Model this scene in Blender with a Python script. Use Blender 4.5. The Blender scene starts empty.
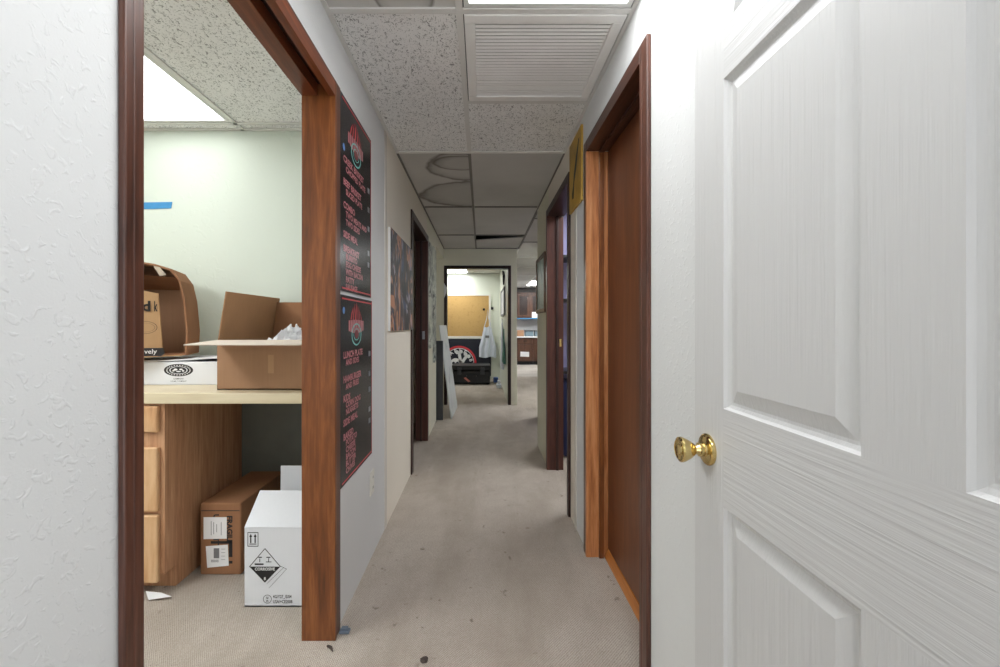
import bpy, bmesh, math, random
from mathutils import Vector, Matrix, noise as mnoise
random.seed(7)
SC = bpy.context.scene
COL = SC.collection
PI = math.pi

# ------------------------------------------------------------------ camera, world, exposure
F = 420.0                      # focal length in pixels of the 1000 px wide frame
CAMZ = 1.14
cam_data = bpy.data.cameras.new('camera')
cam_data.sensor_fit = 'HORIZONTAL'
cam_data.sensor_width = 36.0
cam_data.lens = F / 1000.0 * 36.0
cam_data.shift_x = 0.0185
cam_data.shift_y = -0.0085
cam_data.clip_start = 0.02
cam_data.clip_end = 60
cam = bpy.data.objects.new('camera', cam_data)
COL.objects.link(cam)
cam.location = (0, 0, CAMZ)
cam.rotation_euler = (PI / 2, 0, 0)
SC.camera = cam

world = bpy.data.worlds.new('world')
world.use_nodes = True
world.node_tree.nodes['Background'].inputs[0].default_value = (0.97, 0.985, 1.0, 1)
world.node_tree.nodes['Background'].inputs[1].default_value = 1.5
SC.world = world
SC.view_settings.view_transform = 'Standard'
SC.view_settings.look = 'None'
SC.view_settings.gamma = 1.0
SC.view_settings.use_curve_mapping = False
SC.view_settings.exposure = 0.72
# strength of each ceiling light's diffuser; entry and side panels are added fill
L_HALL, L_OFFICE, L_FAR, L_KITCHEN, L_ENTRY_FILL, L_SIDE_FILL = 5.2, 2.6, 8.5, 16.0, 0.5, 10.0

# ------------------------------------------------------------------ dimensions (metres)
XL, XLI = -0.54, -0.645        # left corridor wall: corridor face, room face
XR, XRI = 0.53, 0.645          # right corridor wall
CEIL = 2.23
YB = 2.35                      # back wall of the left room
YF = 6.0                       # wall with the far doorway


# ------------------------------------------------------------------ helpers
class MB:
    """collects shapes in world coordinates; build() links them as ONE mesh object"""
    def __init__(s):
        s.v = []; s.f = []; s.m = []

    def add(s, verts, faces, mi=0, M=None):
        o = len(s.v)
        for p in verts:
            p = Vector(p)
            if M is not None: p = M @ p
            s.v.append(p)
        for f in faces:
            s.f.append([i + o for i in f]); s.m.append(mi)
        return s

    def box(s, x0, x1, y0, y1, z0, z1, mi=0, M=None):
        v = [(x0,y0,z0),(x1,y0,z0),(x1,y1,z0),(x0,y1,z0),(x0,y0,z1),(x1,y0,z1),(x1,y1,z1),(x0,y1,z1)]
        f = [(3,2,1,0),(4,5,6,7),(0,1,5,4),(1,2,6,5),(2,3,7,6),(3,0,4,7)]
        return s.add(v, f, mi, M)

    def quad(s, a, b, c, d, mi=0):
        return s.add([a,b,c,d], [(0,1,2,3)], mi)

    def prism(s, pts, d, mi=0, M=None):
        """pts: planar polygon (3-D points), d: extrusion vector"""
        n = len(pts); d = Vector(d)
        v = [Vector(p) for p in pts] + [Vector(p) + d for p in pts]
        f = [tuple(range(n - 1, -1, -1)), tuple(range(n, 2 * n))]
        for i in range(n):
            j = (i + 1) % n
            f.append((i, j, n + j, n + i))
        return s.add(v, f, mi, M)

    def lathe(s, prof, n=32, M=None, mi=0):
        """prof: (radius, height) pairs around local Z"""
        v = []; f = []
        for r, h in prof:
            for k in range(n):
                a = 2 * PI * k / n
                v.append((r * math.cos(a), r * math.sin(a), h))
        for i in range(len(prof) - 1):
            for k in range(n):
                k2 = (k + 1) % n
                f.append((i*n+k, i*n+k2, (i+1)*n+k2, (i+1)*n+k))
        f.append(tuple(range(n - 1, -1, -1)))
        f.append(tuple((len(prof)-1)*n + k for k in range(n)))
        return s.add(v, f, mi, M)

    def tube(s, pts, r, n=8, mi=0):
        pts = [Vector(p) for p in pts]
        v = []; f = []
        for i, p in enumerate(pts):
            t = (pts[min(i+1, len(pts)-1)] - pts[max(i-1, 0)]).normalized()
            a = Vector((0,0,1)) if abs(t.z) < .9 else Vector((1,0,0))
            u = t.cross(a).normalized(); w = t.cross(u)
            rr = r[i] if isinstance(r, (list, tuple)) else r
            for k in range(n):
                an = 2*PI*k/n
                v.append(p + u*rr*math.cos(an) + w*rr*math.sin(an))
        for i in range(len(pts)-1):
            for k in range(n):
                k2 = (k+1) % n
                f.append((i*n+k, i*n+k2, (i+1)*n+k2, (i+1)*n+k))
        f.append(tuple(range(n-1,-1,-1))); f.append(tuple((len(pts)-1)*n+k for k in range(n)))
        return s.add(v, f, mi)

    def build(s, name, mat, parent=None, bevel=0.0, smooth=False, seg=2, fix=True):
        xs = [p.x for p in s.v]; ys = [p.y for p in s.v]; zs = [p.z for p in s.v]
        if parent is not None:
            off = parent['_w']
            off = Vector(off)
            loc = Vector((0,0,0))
        else:
            off = Vector(((min(xs)+max(xs))/2, (min(ys)+max(ys))/2, min(zs)))
            loc = off
        me = bpy.data.meshes.new(name)
        me.from_pydata([p - off for p in s.v], [], s.f)
        mats = mat if isinstance(mat, (list, tuple)) else [mat]
        for m in mats: me.materials.append(m)
        for p, mi in zip(me.polygons, s.m): p.material_index = mi
        if fix or bevel:
            bm = bmesh.new(); bm.from_mesh(me)
            if fix: bmesh.ops.recalc_face_normals(bm, faces=bm.faces)
            if bevel:
                ed = [e for e in bm.edges if len(e.link_faces) == 2 and e.calc_face_angle(0) > 0.5]
                bmesh.ops.bevel(bm, geom=ed, offset=bevel, segments=seg, profile=0.5, affect='EDGES', clamp_overlap=True)
            bm.to_mesh(me); bm.free()
        if smooth:
            for p in me.polygons: p.use_smooth = True
        ob = bpy.data.objects.new(name, me)
        COL.objects.link(ob)
        ob.location = loc
        ob['_w'] = tuple(off)
        if parent is not None: ob.parent = parent
        return ob


def smooth_by_angle(ob, ang=0.6):
    me = ob.data
    for p in me.polygons: p.use_smooth = True
    bm = bmesh.new(); bm.from_mesh(me)
    for e in bm.edges:
        e.smooth = not (len(e.link_faces) == 2 and e.calc_face_angle(0) > ang)
    bm.to_mesh(me); bm.free()


def empty(name, loc):
    o = bpy.data.objects.new(name, None)
    o.empty_display_size = 0.05
    COL.objects.link(o); o.location = loc
    o['_w'] = tuple(loc)
    return o


def thing(name, label, cat, loc, group=None):
    return tag(empty(name, loc), label, cat, group)


def tag(o, label, cat, group=None):
    o['label'] = label; o['category'] = cat
    if group: o['group'] = group
    return o


def struct(o):
    o['kind'] = 'structure'
    return o


def trim(name, loc):
    return struct(empty(name, loc))


# text: returns a list of (verts, faces) of flat lettering centred/left on the origin in the XY plane
_font_cache = {}
def text_geo(s, size, align='LEFT', bold=0.0):
    key = (s, size, align, bold)
    if key in _font_cache: return _font_cache[key]
    cu = bpy.data.curves.new('lettering', 'FONT')
    cu.body = s; cu.size = size; cu.align_x = align; cu.align_y = 'CENTER'
    cu.offset = bold * size; cu.resolution_u = 2
    ob = bpy.data.objects.new('lettering', cu); COL.objects.link(ob)
    dg = bpy.context.evaluated_depsgraph_get(); dg.update()
    me = bpy.data.meshes.new_from_object(ob.evaluated_get(dg))
    v = [p.co.copy() for p in me.vertices]; f = [tuple(p.vertices) for p in me.polygons]
    bpy.data.objects.remove(ob); bpy.data.curves.remove(cu); bpy.data.meshes.remove(me)
    _font_cache[key] = (v, f)
    return v, f


def add_text(mb, s, size, M, align='LEFT', bold=0.0, sx=1.0, mi=0):
    v, f = text_geo(s, size, align, bold)
    mb.add([(p.x*sx, p.y, 0) for p in v], f, mi, M)


# frames for writing on a face: local x -> right as read, local y -> up, local z -> out of the face
def face_left_wall(x, y, z):      # on a wall facing +X (viewer looks towards -X, right is +Y)
    return Matrix(((0,0,1,x),(1,0,0,y),(0,1,0,z),(0,0,0,1)))
def face_right_wall(x, y, z):     # on a wall facing -X (viewer looks towards +X, right is -Y)
    return Matrix(((0,0,-1,x),(-1,0,0,y),(0,1,0,z),(0,0,0,1)))
def face_front(x, y, z):          # on a face looking towards the camera (-Y)
    return Matrix(((1,0,0,x),(0,0,-1,y),(0,1,0,z),(0,0,0,1)))
def rotz(a): return Matrix.Rotation(a, 4, 'Z')


def disc(n, r0, r1, a0=0, a1=2*PI, ry=None, cx=0, cy=0):
    """flat ring / sector in XY: verts, faces"""
    k = 1.0 if ry is None else ry / r1
    v = []; f = []
    for i in range(n + 1):
        a = a0 + (a1 - a0) * i / n
        v.append((cx + r0*math.cos(a), cy + r0*k*math.sin(a), 0)); v.append((cx + r1*math.cos(a), cy + r1*k*math.sin(a), 0))
    for i in range(n):
        f.append((2*i, 2*i+1, 2*i+3, 2*i+2))
    return v, f


# ------------------------------------------------------------------ materials
def srgb(r, g, b):
    def c(u):
        u /= 255.0
        return u/12.92 if u <= 0.04045 else ((u+0.055)/1.055)**2.4
    return (c(r), c(g), c(b), 1)


class N:
    """tiny node-tree helper"""
    def __init__(s, name, rough=0.6, metal=0.0, spec=0.5):
        s.mat = bpy.data.materials.new(name); s.mat.use_nodes = True
        s.t = s.mat.node_tree; s.n = s.t.nodes; s.b = s.n['Principled BSDF']
        s.b.inputs['Roughness'].default_value = rough
        s.b.inputs['Metallic'].default_value = metal
        s.b.inputs['Specular IOR Level'].default_value = spec
        s.tc = s.n.new('ShaderNodeTexCoord')
    def link(s, a, b): s.t.links.new(a, b)
    def coords(s, scale=(1,1,1), rot=(0,0,0), loc=(0,0,0)):
        m = s.n.new('ShaderNodeMapping')
        m.inputs['Scale'].default_value = scale; m.inputs['Rotation'].default_value = rot; m.inputs['Location'].default_value = loc
        s.link(s.tc.outputs['Object'], m.inputs[0]); return m.outputs[0]
    def noise(s, co, scale=1.0, detail=2, rough=0.5, dist=0.0):
        t = s.n.new('ShaderNodeTexNoise')
        t.inputs['Scale'].default_value = scale; t.inputs['Detail'].default_value = detail
        t.inputs['Roughness'].default_value = rough; t.inputs['Distortion'].default_value = dist
        s.link(co, t.inputs['Vector']); return t.outputs['Fac']
    def voronoi(s, co, scale=1.0, out='Distance'):
        t = s.n.new('ShaderNodeTexVoronoi'); t.inputs['Scale'].default_value = scale
        s.link(co, t.inputs['Vector']); return t.outputs[out]
    def wave(s, co, scale=1.0, dist=0.0, dscale=1.0, axis='X', detail=2):
        t = s.n.new('ShaderNodeTexWave'); t.inputs['Scale'].default_value = scale
        t.inputs['Distortion'].default_value = dist; t.inputs['Detail Scale'].default_value = dscale
        t.inputs['Detail'].default_value = detail
        t.bands_direction = axis; s.link(co, t.inputs['Vector']); return t.outputs['Fac']
    def ramp(s, fac, stops, interp='LINEAR'):
        r = s.n.new('ShaderNodeValToRGB'); e = r.color_ramp.elements; r.color_ramp.interpolation = interp
        while len(e) < len(stops): e.new(0.5)
        for k, (p, c) in enumerate(stops):
            e[k].position = p; e[k].color = c if len(c) == 4 else (*c, 1)
        s.link(fac, r.inputs[0]); return r.outputs[0]
    def mix(s, fac, a, b, mode='MIX'):
        m = s.n.new('ShaderNodeMix'); m.data_type = 'RGBA'; m.blend_type = mode
        if isinstance(fac, (int, float)): m.inputs[0].default_value = fac
        else: s.link(fac, m.inputs[0])
        for k, x in ((6, a), (7, b)):
            if isinstance(x, tuple): m.inputs[k].default_value = x
            else: s.link(x, m.inputs[k])
        return m.outputs[2]
    def math(s, op, a, b=None):
        m = s.n.new('ShaderNodeMath'); m.operation = op
        for k, x in ((0, a), (1, b)):
            if x is None: continue
            if isinstance(x, (int, float)): m.inputs[k].default_value = x
            else: s.link(x, m.inputs[k])
        return m.outputs[0]
    def color(s, c):
        if isinstance(c, tuple): s.b.inputs['Base Color'].default_value = c
        else: s.link(c, s.b.inputs['Base Color'])
        return s
    def bump(s, h, strength=0.3, dist=0.002):
        b = s.n.new('ShaderNodeBump'); b.inputs['Strength'].default_value = strength; b.inputs['Distance'].default_value = dist
        s.link(h, b.inputs['Height']); s.link(b.outputs[0], s.b.inputs['Normal']); return s


G = lambda v: (v, v, v, 1)

def plain(name, c, rough=0.6, metal=0.0, var=0.08, scale=8.0, spec=0.5, bump=0.0):
    m = N(name, rough, metal, spec)
    co = m.coords((1,1,1)); nz = m.noise(co, scale, 4)
    dark = tuple(x*(1-var) for x in c[:3]) + (1,); lite = tuple(min(1, x*(1+var)) for x in c[:3]) + (1,)
    m.color(m.ramp(nz, [(0.3, dark), (0.7, lite)]))
    if bump: m.bump(m.noise(co, scale*12, 3), bump, 0.001)
    return m.mat


def wall_paint(name, c, strength=0.35, scale=38.0, dist=0.003, var=0.03):
    m = N(name, 0.55, 0, 0.3)
    co = m.coords((1,1,1)); big = m.noise(co, 1.3, 3)
    dark = tuple(x*(1-var) for x in c[:3]) + (1,); lite = tuple(min(1, x*(1+var)) for x in c[:3]) + (1,)
    m.color(m.ramp(big, [(0.3, dark), (0.7, lite)]))
    fl = m.ramp(m.noise(co, scale, 2, 0.5, 0.6), [(0.57, G(0)), (0.66, G(1))])
    fine = m.noise(co, scale*4, 2)
    h = m.mix(0.25, fl, fine)
    m.bump(h, strength, dist)
    return m.mat


def wood(name, stops, axis='Z', scale=1.0, rough=0.35, spec=0.5, bump=0.1, stretch=14.0, contrast=(0.28, 0.72), seed=0.0, ring=0.35):
    m = N(name, rough, 0, spec)
    sc = {'X': (1, stretch, stretch), 'Y': (stretch, 1, stretch), 'Z': (stretch, stretch, 1)}[axis]
    sc = tuple(x*scale for x in sc)
    co = m.coords(sc, loc=(seed, seed*1.7, seed*0.6))
    a = m.noise(co, 1.6, 5, 0.6, 1.2)
    b = m.noise(co, 8.0, 3, 0.6, 0.3)
    fac = m.mix(ring, a, b)
    n = len(stops)
    lo, hi = contrast
    m.color(m.ramp(fac, [(lo + (hi-lo)*i/(n-1), srgb(*c)) for i, c in enumerate(stops)]))
    if bump: m.bump(b, bump, 0.001)
    return m.mat


M = {}
M['wall_white'] = wall_paint('textured_white_paint', srgb(219, 220, 220), 0.3, 72, 0.003)
M['wall_green'] = wall_paint('pale_green_paint', srgb(212, 220, 208), 0.2, 25)
M['wall_cream'] = wall_paint('cream_wall_panel', srgb(236, 229, 216), 0.08, 20)
M['wall_pale'] = wall_paint('pale_cream_paint', srgb(232, 230, 210), 0.08, 20)
M['wall_far'] = wall_paint('pale_green_white_paint', srgb(222, 226, 212), 0.1, 20)
M['wall_lavender'] = wall_paint('lavender_paint', srgb(150, 148, 190), 0.1, 20)
M['wall_kitchen'] = wall_paint('grey_white_paint', srgb(205, 205, 205), 0.1, 20)


def carpet():
    m = N('beige_loop_carpet', 0.95, 0, 0.1)
    co = m.coords((1,1,1))
    big = m.noise(co, 0.9, 5, 0.6)
    mid = m.noise(co, 7, 4, 0.6)
    base = m.ramp(big, [(0.32, srgb(196, 186, 175)), (0.66, srgb(218, 209, 198))])
    base = m.mix(m.ramp(mid, [(0.35, G(0.30)), (0.6, G(0))]), base, srgb(176, 163, 150))
    co2 = m.coords((1,1,1), rot=(0,0,0.78)); co3 = m.coords((1,1,1), rot=(0,0,-0.62))
    w1 = m.wave(co2, 42, 1.5, 3, 'X', 1); w2 = m.wave(co3, 55, 1.5, 3, 'X', 1)
    weave = m.math('MULTIPLY', w1, w2)
    fine = m.noise(co, 260, 2)
    wf = m.mix(0.5, weave, fine)
    base = m.mix(m.ramp(wf, [(0.2, G(0.75)), (0.48, G(0))]), base, srgb(150, 138, 126))
    spot = m.ramp(m.noise(co, 23, 2, 0.5), [(0.70, G(0)), (0.76, G(0.6))])
    base = m.mix(spot, base, srgb(96, 84, 72))
    # worn, soiled track further down the hall
    sep = m.n.new('ShaderNodeSeparateXYZ'); m.link(co, sep.inputs[0])
    soil = m.ramp(m.noise(m.coords((1.6, 0.45, 1)), 1.6, 5, 0.65), [(0.42, G(0)), (0.62, G(0.55))])
    base = m.mix(soil, base, srgb(158, 146, 133))
    m.color(base); m.bump(wf, 0.8, 0.005)
    return m.mat
M['carpet'] = carpet()


def vinyl():
    m = N('pale_vinyl_floor', 0.45)
    co = m.coords((1,1,1))
    m.color(m.ramp(m.noise(co, 2.5, 4), [(0.3, srgb(176, 168, 158)), (0.7, srgb(205, 198, 188))]))
    return m.mat
M['vinyl'] = vinyl()


def tile_fissured():
    m = N('fissured_ceiling_tile', 0.9, 0, 0.2)
    co = m.coords((1,1,1))
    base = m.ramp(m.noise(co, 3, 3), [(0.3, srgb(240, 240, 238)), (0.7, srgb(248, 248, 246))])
    worm = m.ramp(m.noise(m.coords((120, 52, 1)), 1.0, 2, 0.5, 1.2), [(0.60, G(0)), (0.66, G(1))])
    worm2 = m.ramp(m.noise(m.coords((60, 110, 1), loc=(3, 5, 0)), 1.0, 2, 0.5, 1.2), [(0.63, G(0)), (0.69, G(1))])
    pin = m.ramp(m.noise(co, 170, 1), [(0.66, G(0)), (0.72, G(0.8))])
    k = m.math('MAXIMUM', m.math('MAXIMUM', worm, worm2), pin)
    m.color(m.mix(m.math('MULTIPLY', k, 0.68), base, srgb(92, 90, 86)))
    m.bump(m.math('SUBTRACT', 1.0, k), 0.6, 0.003)
    return m.mat
M['tile_fissured'] = tile_fissured()


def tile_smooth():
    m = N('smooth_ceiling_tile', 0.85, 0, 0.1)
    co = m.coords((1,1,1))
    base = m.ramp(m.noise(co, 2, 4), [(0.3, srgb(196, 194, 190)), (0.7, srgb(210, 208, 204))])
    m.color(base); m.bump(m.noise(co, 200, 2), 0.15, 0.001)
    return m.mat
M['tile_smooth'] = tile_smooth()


def tile_stained(name, rings):
    """rings: (cx, cy, rx, ry) of dried water marks, in the tile's own coordinates"""
    m = N(name, 0.85, 0, 0.2)
    co = m.coords((1,1,1))
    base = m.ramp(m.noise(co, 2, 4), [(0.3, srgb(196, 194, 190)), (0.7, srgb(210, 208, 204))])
    sep = m.n.new('ShaderNodeSeparateXYZ'); m.link(co, sep.inputs[0])
    wob = m.noise(co, 4.5, 3)
    for cx, cy, rx, ry in rings:
        dx = m.math('DIVIDE', m.math('SUBTRACT', sep.outputs[0], cx), rx)
        dy = m.math('DIVIDE', m.math('SUBTRACT', sep.outputs[1], cy), ry)
        d = m.math('SQRT', m.math('ADD', m.math('MULTIPLY', dx, dx), m.math('MULTIPLY', dy, dy)))
        d = m.math('ADD', d, m.math('MULTIPLY', m.math('SUBTRACT', wob, 0.5), 0.45))
        d = m.math('MULTIPLY', d, 0.5)
        base = m.mix(m.ramp(d, [(0.30, G(0.08)), (0.42, G(0.26)), (0.475, G(0.72)), (0.52, G(0))]), base, srgb(84, 74, 64))
    m.color(base)
    return m.mat


M['grid'] = plain('painted_grid_metal', srgb(222, 221, 217), 0.45, 0, 0.03)
M['vent'] = plain('white_vent_enamel', srgb(242, 241, 238), 0.4, 0, 0.04, 5)
M['vent_dark'] = plain('dusty_duct', srgb(84, 82, 78), 0.9)
M['fixture'] = plain('light_fixture_enamel', srgb(222, 222, 218), 0.4, 0, 0.02)

M['mahogany'] = wood('dark_mahogany_casing', [(46, 27, 21), (86, 52, 40), (112, 72, 57)], 'Z', 1.2, 0.32, 0.5, 0.05, 20)
M['mahogany_y'] = wood('dark_mahogany_head', [(40, 22, 17), (74, 42, 31), (98, 60, 46)], 'Y', 1.2, 0.32, 0.5, 0.05, 20)
M['cherry'] = wood('cherry_jamb', [(76, 41, 20), (116, 66, 33), (150, 93, 50)], 'Z', 1.0, 0.32, 0.5, 0.04, 12, (0.3, 0.7), 3.0)
M['cherry_y'] = wood('cherry_head', [(84, 40, 24), (118, 62, 34), (150, 84, 48)], 'Y', 1.0, 0.32, 0.5, 0.04, 12)
M['amber'] = wood('amber_jamb', [(138, 80, 44), (192, 126, 78), (222, 166, 116)], 'Z', 1.0, 0.35, 0.5, 0.04, 12, (0.3, 0.7), 5.0)
M['amber_y'] = wood('amber_threshold', [(140, 80, 34), (180, 112, 52), (204, 140, 78)], 'Y', 1.0, 0.35, 0.5, 0.04, 12)
M['slab'] = wood('brown_door_veneer', [(80, 44, 25), (105, 60, 35), (128, 77, 45)], 'Z', 0.8, 0.38, 0.5, 0.03, 9, (0.25, 0.75), 1.0, 0.25)
M['darkwood'] = wood('dark_walnut_trim', [(26, 14, 14), (52, 30, 27), (76, 46, 40)], 'Z', 1.2, 0.35, 0.5, 0.05, 16)
M['darkwood_y'] = wood('dark_walnut_head', [(26, 14, 14), (52, 30, 27), (76, 46, 40)], 'Y', 1.2, 0.35, 0.5, 0.05, 16)
M['darkwood_x'] = wood('dark_walnut_header', [(26, 14, 14), (44, 27, 25), (60, 38, 34)], 'X', 1.2, 0.35, 0.5, 0.05, 16)
M['oak'] = wood('honey_oak', [(154, 104, 72), (190, 142, 106), (212, 170, 134)], 'Z', 1.0, 0.45, 0.4, 0.06, 22, (0.3, 0.7))
M['oak_front'] = wood('knotty_oak_front', [(146, 96, 58), (202, 156, 112), (220, 182, 140)], 'Z', 0.8, 0.4, 0.4, 0.05, 8, (0.3, 0.62), 4.0)
M['laminate'] = wood('maple_laminate', [(196, 180, 146), (216, 202, 170), (226, 214, 184)], 'X', 0.6, 0.4, 0.4, 0.0, 10)
M['kitchen_wood'] = wood('dark_kitchen_oak', [(56, 38, 28), (90, 62, 48), (108, 78, 60)], 'Z', 1.0, 0.4, 0.4, 0.04, 12)


M['kitchen_dark'] = wood('darker_kitchen_oak', [(34, 22, 18), (48, 32, 26), (60, 42, 34)], 'Z', 1.0, 0.4, 0.4, 0.04, 12)
def cardboard(name, c, var=0.1):
    m = N(name, 0.85, 0, 0.2)
    co = m.coords((1,1,1)); nz = m.noise(co, 5, 4)
    st = m.noise(m.coords((120, 120, 4)), 1.0, 2)
    f = m.mix(0.25, nz, st)
    d = tuple(x*(1-var) for x in c[:3]) + (1,); l = tuple(min(1, x*(1+var)) for x in c[:3]) + (1,)
    m.color(m.ramp(f, [(0.3, d), (0.7, l)])); m.bump(st, 0.08, 0.001)
    return m.mat
M['card'] = cardboard('brown_cardboard', srgb(168, 131, 102))
M['card_in'] = cardboard('brown_cardboard_inside', srgb(168, 128, 94))
M['card_dark'] = cardboard('kraft_cardboard', srgb(152, 110, 80))
M['card_light'] = cardboard('light_kraft_cardboard', srgb(196, 160, 118))
M['card_white'] = cardboard('white_cardboard', srgb(224, 226, 230), 0.03)
M['card_edge'] = cardboard('torn_board_edge', srgb(212, 200, 186), 0.05)
M['paper'] = plain('white_paper', srgb(234, 234, 234), 0.7, 0, 0.03)
M['paper_pack'] = plain('crumpled_packing_paper', srgb(238, 238, 240), 0.6, 0, 0.05, 20)
M['ink'] = plain('black_ink', srgb(28, 27, 28), 0.6, 0, 0.05)
M['ink_grey'] = plain('grey_ink', srgb(120, 120, 122), 0.6, 0, 0.05)
M['tape_blue'] = plain('blue_masking_tape', srgb(62, 142, 196), 0.6, 0, 0.06, 30)
M['tape'] = plain('pale_packing_tape', srgb(190, 176, 156), 0.3, 0, 0.05)
M['black_tape'] = plain('black_label', srgb(34, 30, 32), 0.4)


def white_door(name, axis):
    m = N(name, 0.38, 0, 0.4)
    m.color(srgb(207, 207, 207))
    if axis == 'Z': co = m.coords((70, 70, 1.4))
    else: co = m.coords((70, 1.4, 70))
    g = m.noise(co, 1.0, 3, 0.6, 1.0)
    g2 = m.noise(m.coords((150, 150, 6) if axis == 'Z' else (150, 6, 150)), 1.0, 2)
    m.bump(m.mix(0.4, g, g2), 0.6, 0.003)
    return m.mat
M['door_v'] = white_door('white_door_vertical_grain', 'Z')
M['door_h'] = white_door('white_door_horizontal_grain', 'Y')

m = N('polished_brass', 0.14, 1.0); m.color(m.ramp(m.noise(m.coords(), 12, 3), [(0.3, srgb(206, 178, 112)), (0.7, srgb(226, 204, 146))])); M['brass'] = m.mat
m = N('brushed_steel', 0.35, 1.0); m.color(srgb(170, 170, 172)); M['steel'] = m.mat
M['black'] = plain('black_plastic', srgb(15, 16, 19), 0.4, 0, 0.1)
M['white_plastic'] = plain('white_plastic', srgb(226, 224, 216), 0.4, 0, 0.02)
M['slot'] = plain('dark_slot', srgb(46, 42, 40), 0.6)
M['caulk'] = plain('pale_joint_strip', srgb(214, 208, 198), 0.5, 0, 0.04)
M['soil'] = plain('dark_soil', srgb(72, 62, 58), 0.9, 0, 0.3, 60)


def poster_mat():
    m = N('glossy_black_poster', 0.2, 0, 0.35)
    co = m.coords()
    m.color(m.ramp(m.noise(co, 3, 4), [(0.35, srgb(16, 17, 22)), (0.7, srgb(28, 30, 37))]))
    m.bump(m.noise(co, 2.2, 2), 0.12, 0.02)
    return m.mat
M['poster'] = poster_mat()
M['p_red'] = plain('poster_red', srgb(206, 50, 62), 0.3)
M['p_pink'] = plain('poster_pink', srgb(190, 118, 124), 0.3, 0, 0.12, 60)
M['p_teal'] = plain('poster_teal', srgb(120, 196, 190), 0.3)
M['p_dark'] = plain('poster_dark_red', srgb(120, 40, 46), 0.3)
M['p_blue'] = plain('poster_blue', srgb(88, 132, 196), 0.3)
M['p_grey'] = plain('poster_grey', srgb(128, 130, 136), 0.3)


def mottled(name, cols, scale=6.0, dist=1.5, sc=(1,1,1), rough=0.5):
    m = N(name, rough)
    co = m.coords(sc)
    f = m.noise(co, scale, 5, 0.65, dist)
    m.color(m.ramp(f, [(0.28 + 0.44*i/(len(cols)-1), srgb(*c)) for i, c in enumerate(cols)]))
    return m.mat
def painting():
    m = N('dark_painted_canvas', 0.5)
    co = m.coords((1, 1, .7))
    base = m.ramp(m.noise(co, 5, 4, .6, 1.5), [(.35, srgb(20, 20, 28)), (.5, srgb(58, 48, 54)), (.66, srgb(96, 70, 66))])
    base = m.mix(m.ramp(m.noise(m.coords((1, 1, .6), loc=(3, 1, 2)), 5.5, 3, .6, 1.0), [(.50, G(0)), (.56, G(.9))]), base, srgb(52, 74, 108))
    base = m.mix(m.ramp(m.noise(m.coords((1, 1, .5), loc=(7, 4, 9)), 6.5, 3, .6, 1.2), [(.50, G(0)), (.56, G(.95))]), base, srgb(196, 138, 104))
    base = m.mix(m.ramp(m.noise(m.coords((1, 1, .5), loc=(1, 9, 5)), 8, 3, .6, 1.2), [(.55, G(0)), (.61, G(.9))]), base, srgb(176, 168, 184))
    base = m.mix(m.ramp(m.noise(m.coords((1, 1, .8), loc=(5, 2, 6)), 4.5, 3, .6, 1.2), [(.53, G(0)), (.58, G(.9))]), base, srgb(14, 12, 18))
    m.color(base); return m.mat
M['painting'] = painting()
M['photo_a'] = mottled('black_and_white_print', [(24, 27, 28), (110, 116, 108), (205, 210, 198), (50, 55, 54), (222, 228, 214), (40, 44, 44)], 2.6, 2.0)
M['photo_b'] = mottled('pale_grey_print', [(50, 54, 54), (156, 162, 150), (222, 226, 212), (96, 102, 96), (190, 196, 182)], 2.2, 2.0)
M['framed_art'] = mottled('pale_teal_print', [(120, 140, 140), (176, 196, 190), (204, 216, 208), (150, 166, 150)], 4.0, 1.0)
M['yellow'] = mottled('worn_yellow_paint', [(150, 118, 44), (184, 146, 58), (196, 160, 78)], 5.0, 0.5)
M['cork'] = mottled('corkboard', [(176, 140, 84), (192, 156, 98), (186, 150, 90)], 14.0, 0.3, rough=0.9)
M['navy'] = plain('navy_banner_cloth', srgb(30, 33, 46), 0.7, 0, 0.15, 6)
M['navy_cloth'] = plain('navy_fabric', srgb(30, 40, 82), 0.8, 0, 0.3, 8)
M['cloth'] = plain('white_apron_cloth', srgb(206, 212, 222), 0.85, 0, 0.06, 10)
M['cloth_teal'] = plain('teal_apron_cloth', srgb(92, 140, 128), 0.85, 0, 0.1, 10)
M['foam'] = mottled('scuffed_foam_board', [(150, 158, 166), (206, 210, 210), (216, 220, 218), (190, 198, 206)], 3.0, 0.8)
M['charcoal'] = plain('charcoal_board', srgb(72, 74, 78), 0.6, 0, 0.1)
M['white_counter'] = plain('white_counter', srgb(228, 228, 226), 0.35, 0, 0.03)
M['tub'] = plain('grey_blue_tub', srgb(116, 134, 142), 0.4)
M['lid'] = plain('dark_lid', srgb(40, 46, 52), 0.5)


def lamp_mat(name, strength, tint=(0.97, 0.99, 1.0)):
    m = N(name, 0.5); m.color(G(0.9))
    m.b.inputs['Emission Color'].default_value = (*tint, 1)
    m.b.inputs['Emission Strength'].default_value = strength
    return m.mat


# ================================================================== THE SETTING
# ---------------------------------------------------------------- floor
struct(MB().box(-3.3, 0.60, -1.5, 9.0, -0.06, 0.0).box(0.60, 4.6, -1.5, 9.3, -0.06, 0.0).build('floor', M['carpet']))
struct(MB().box(0.60, 4.6, 9.3, 12.75, -0.06, 0.0).build('floor', M['vinyl']))

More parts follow.
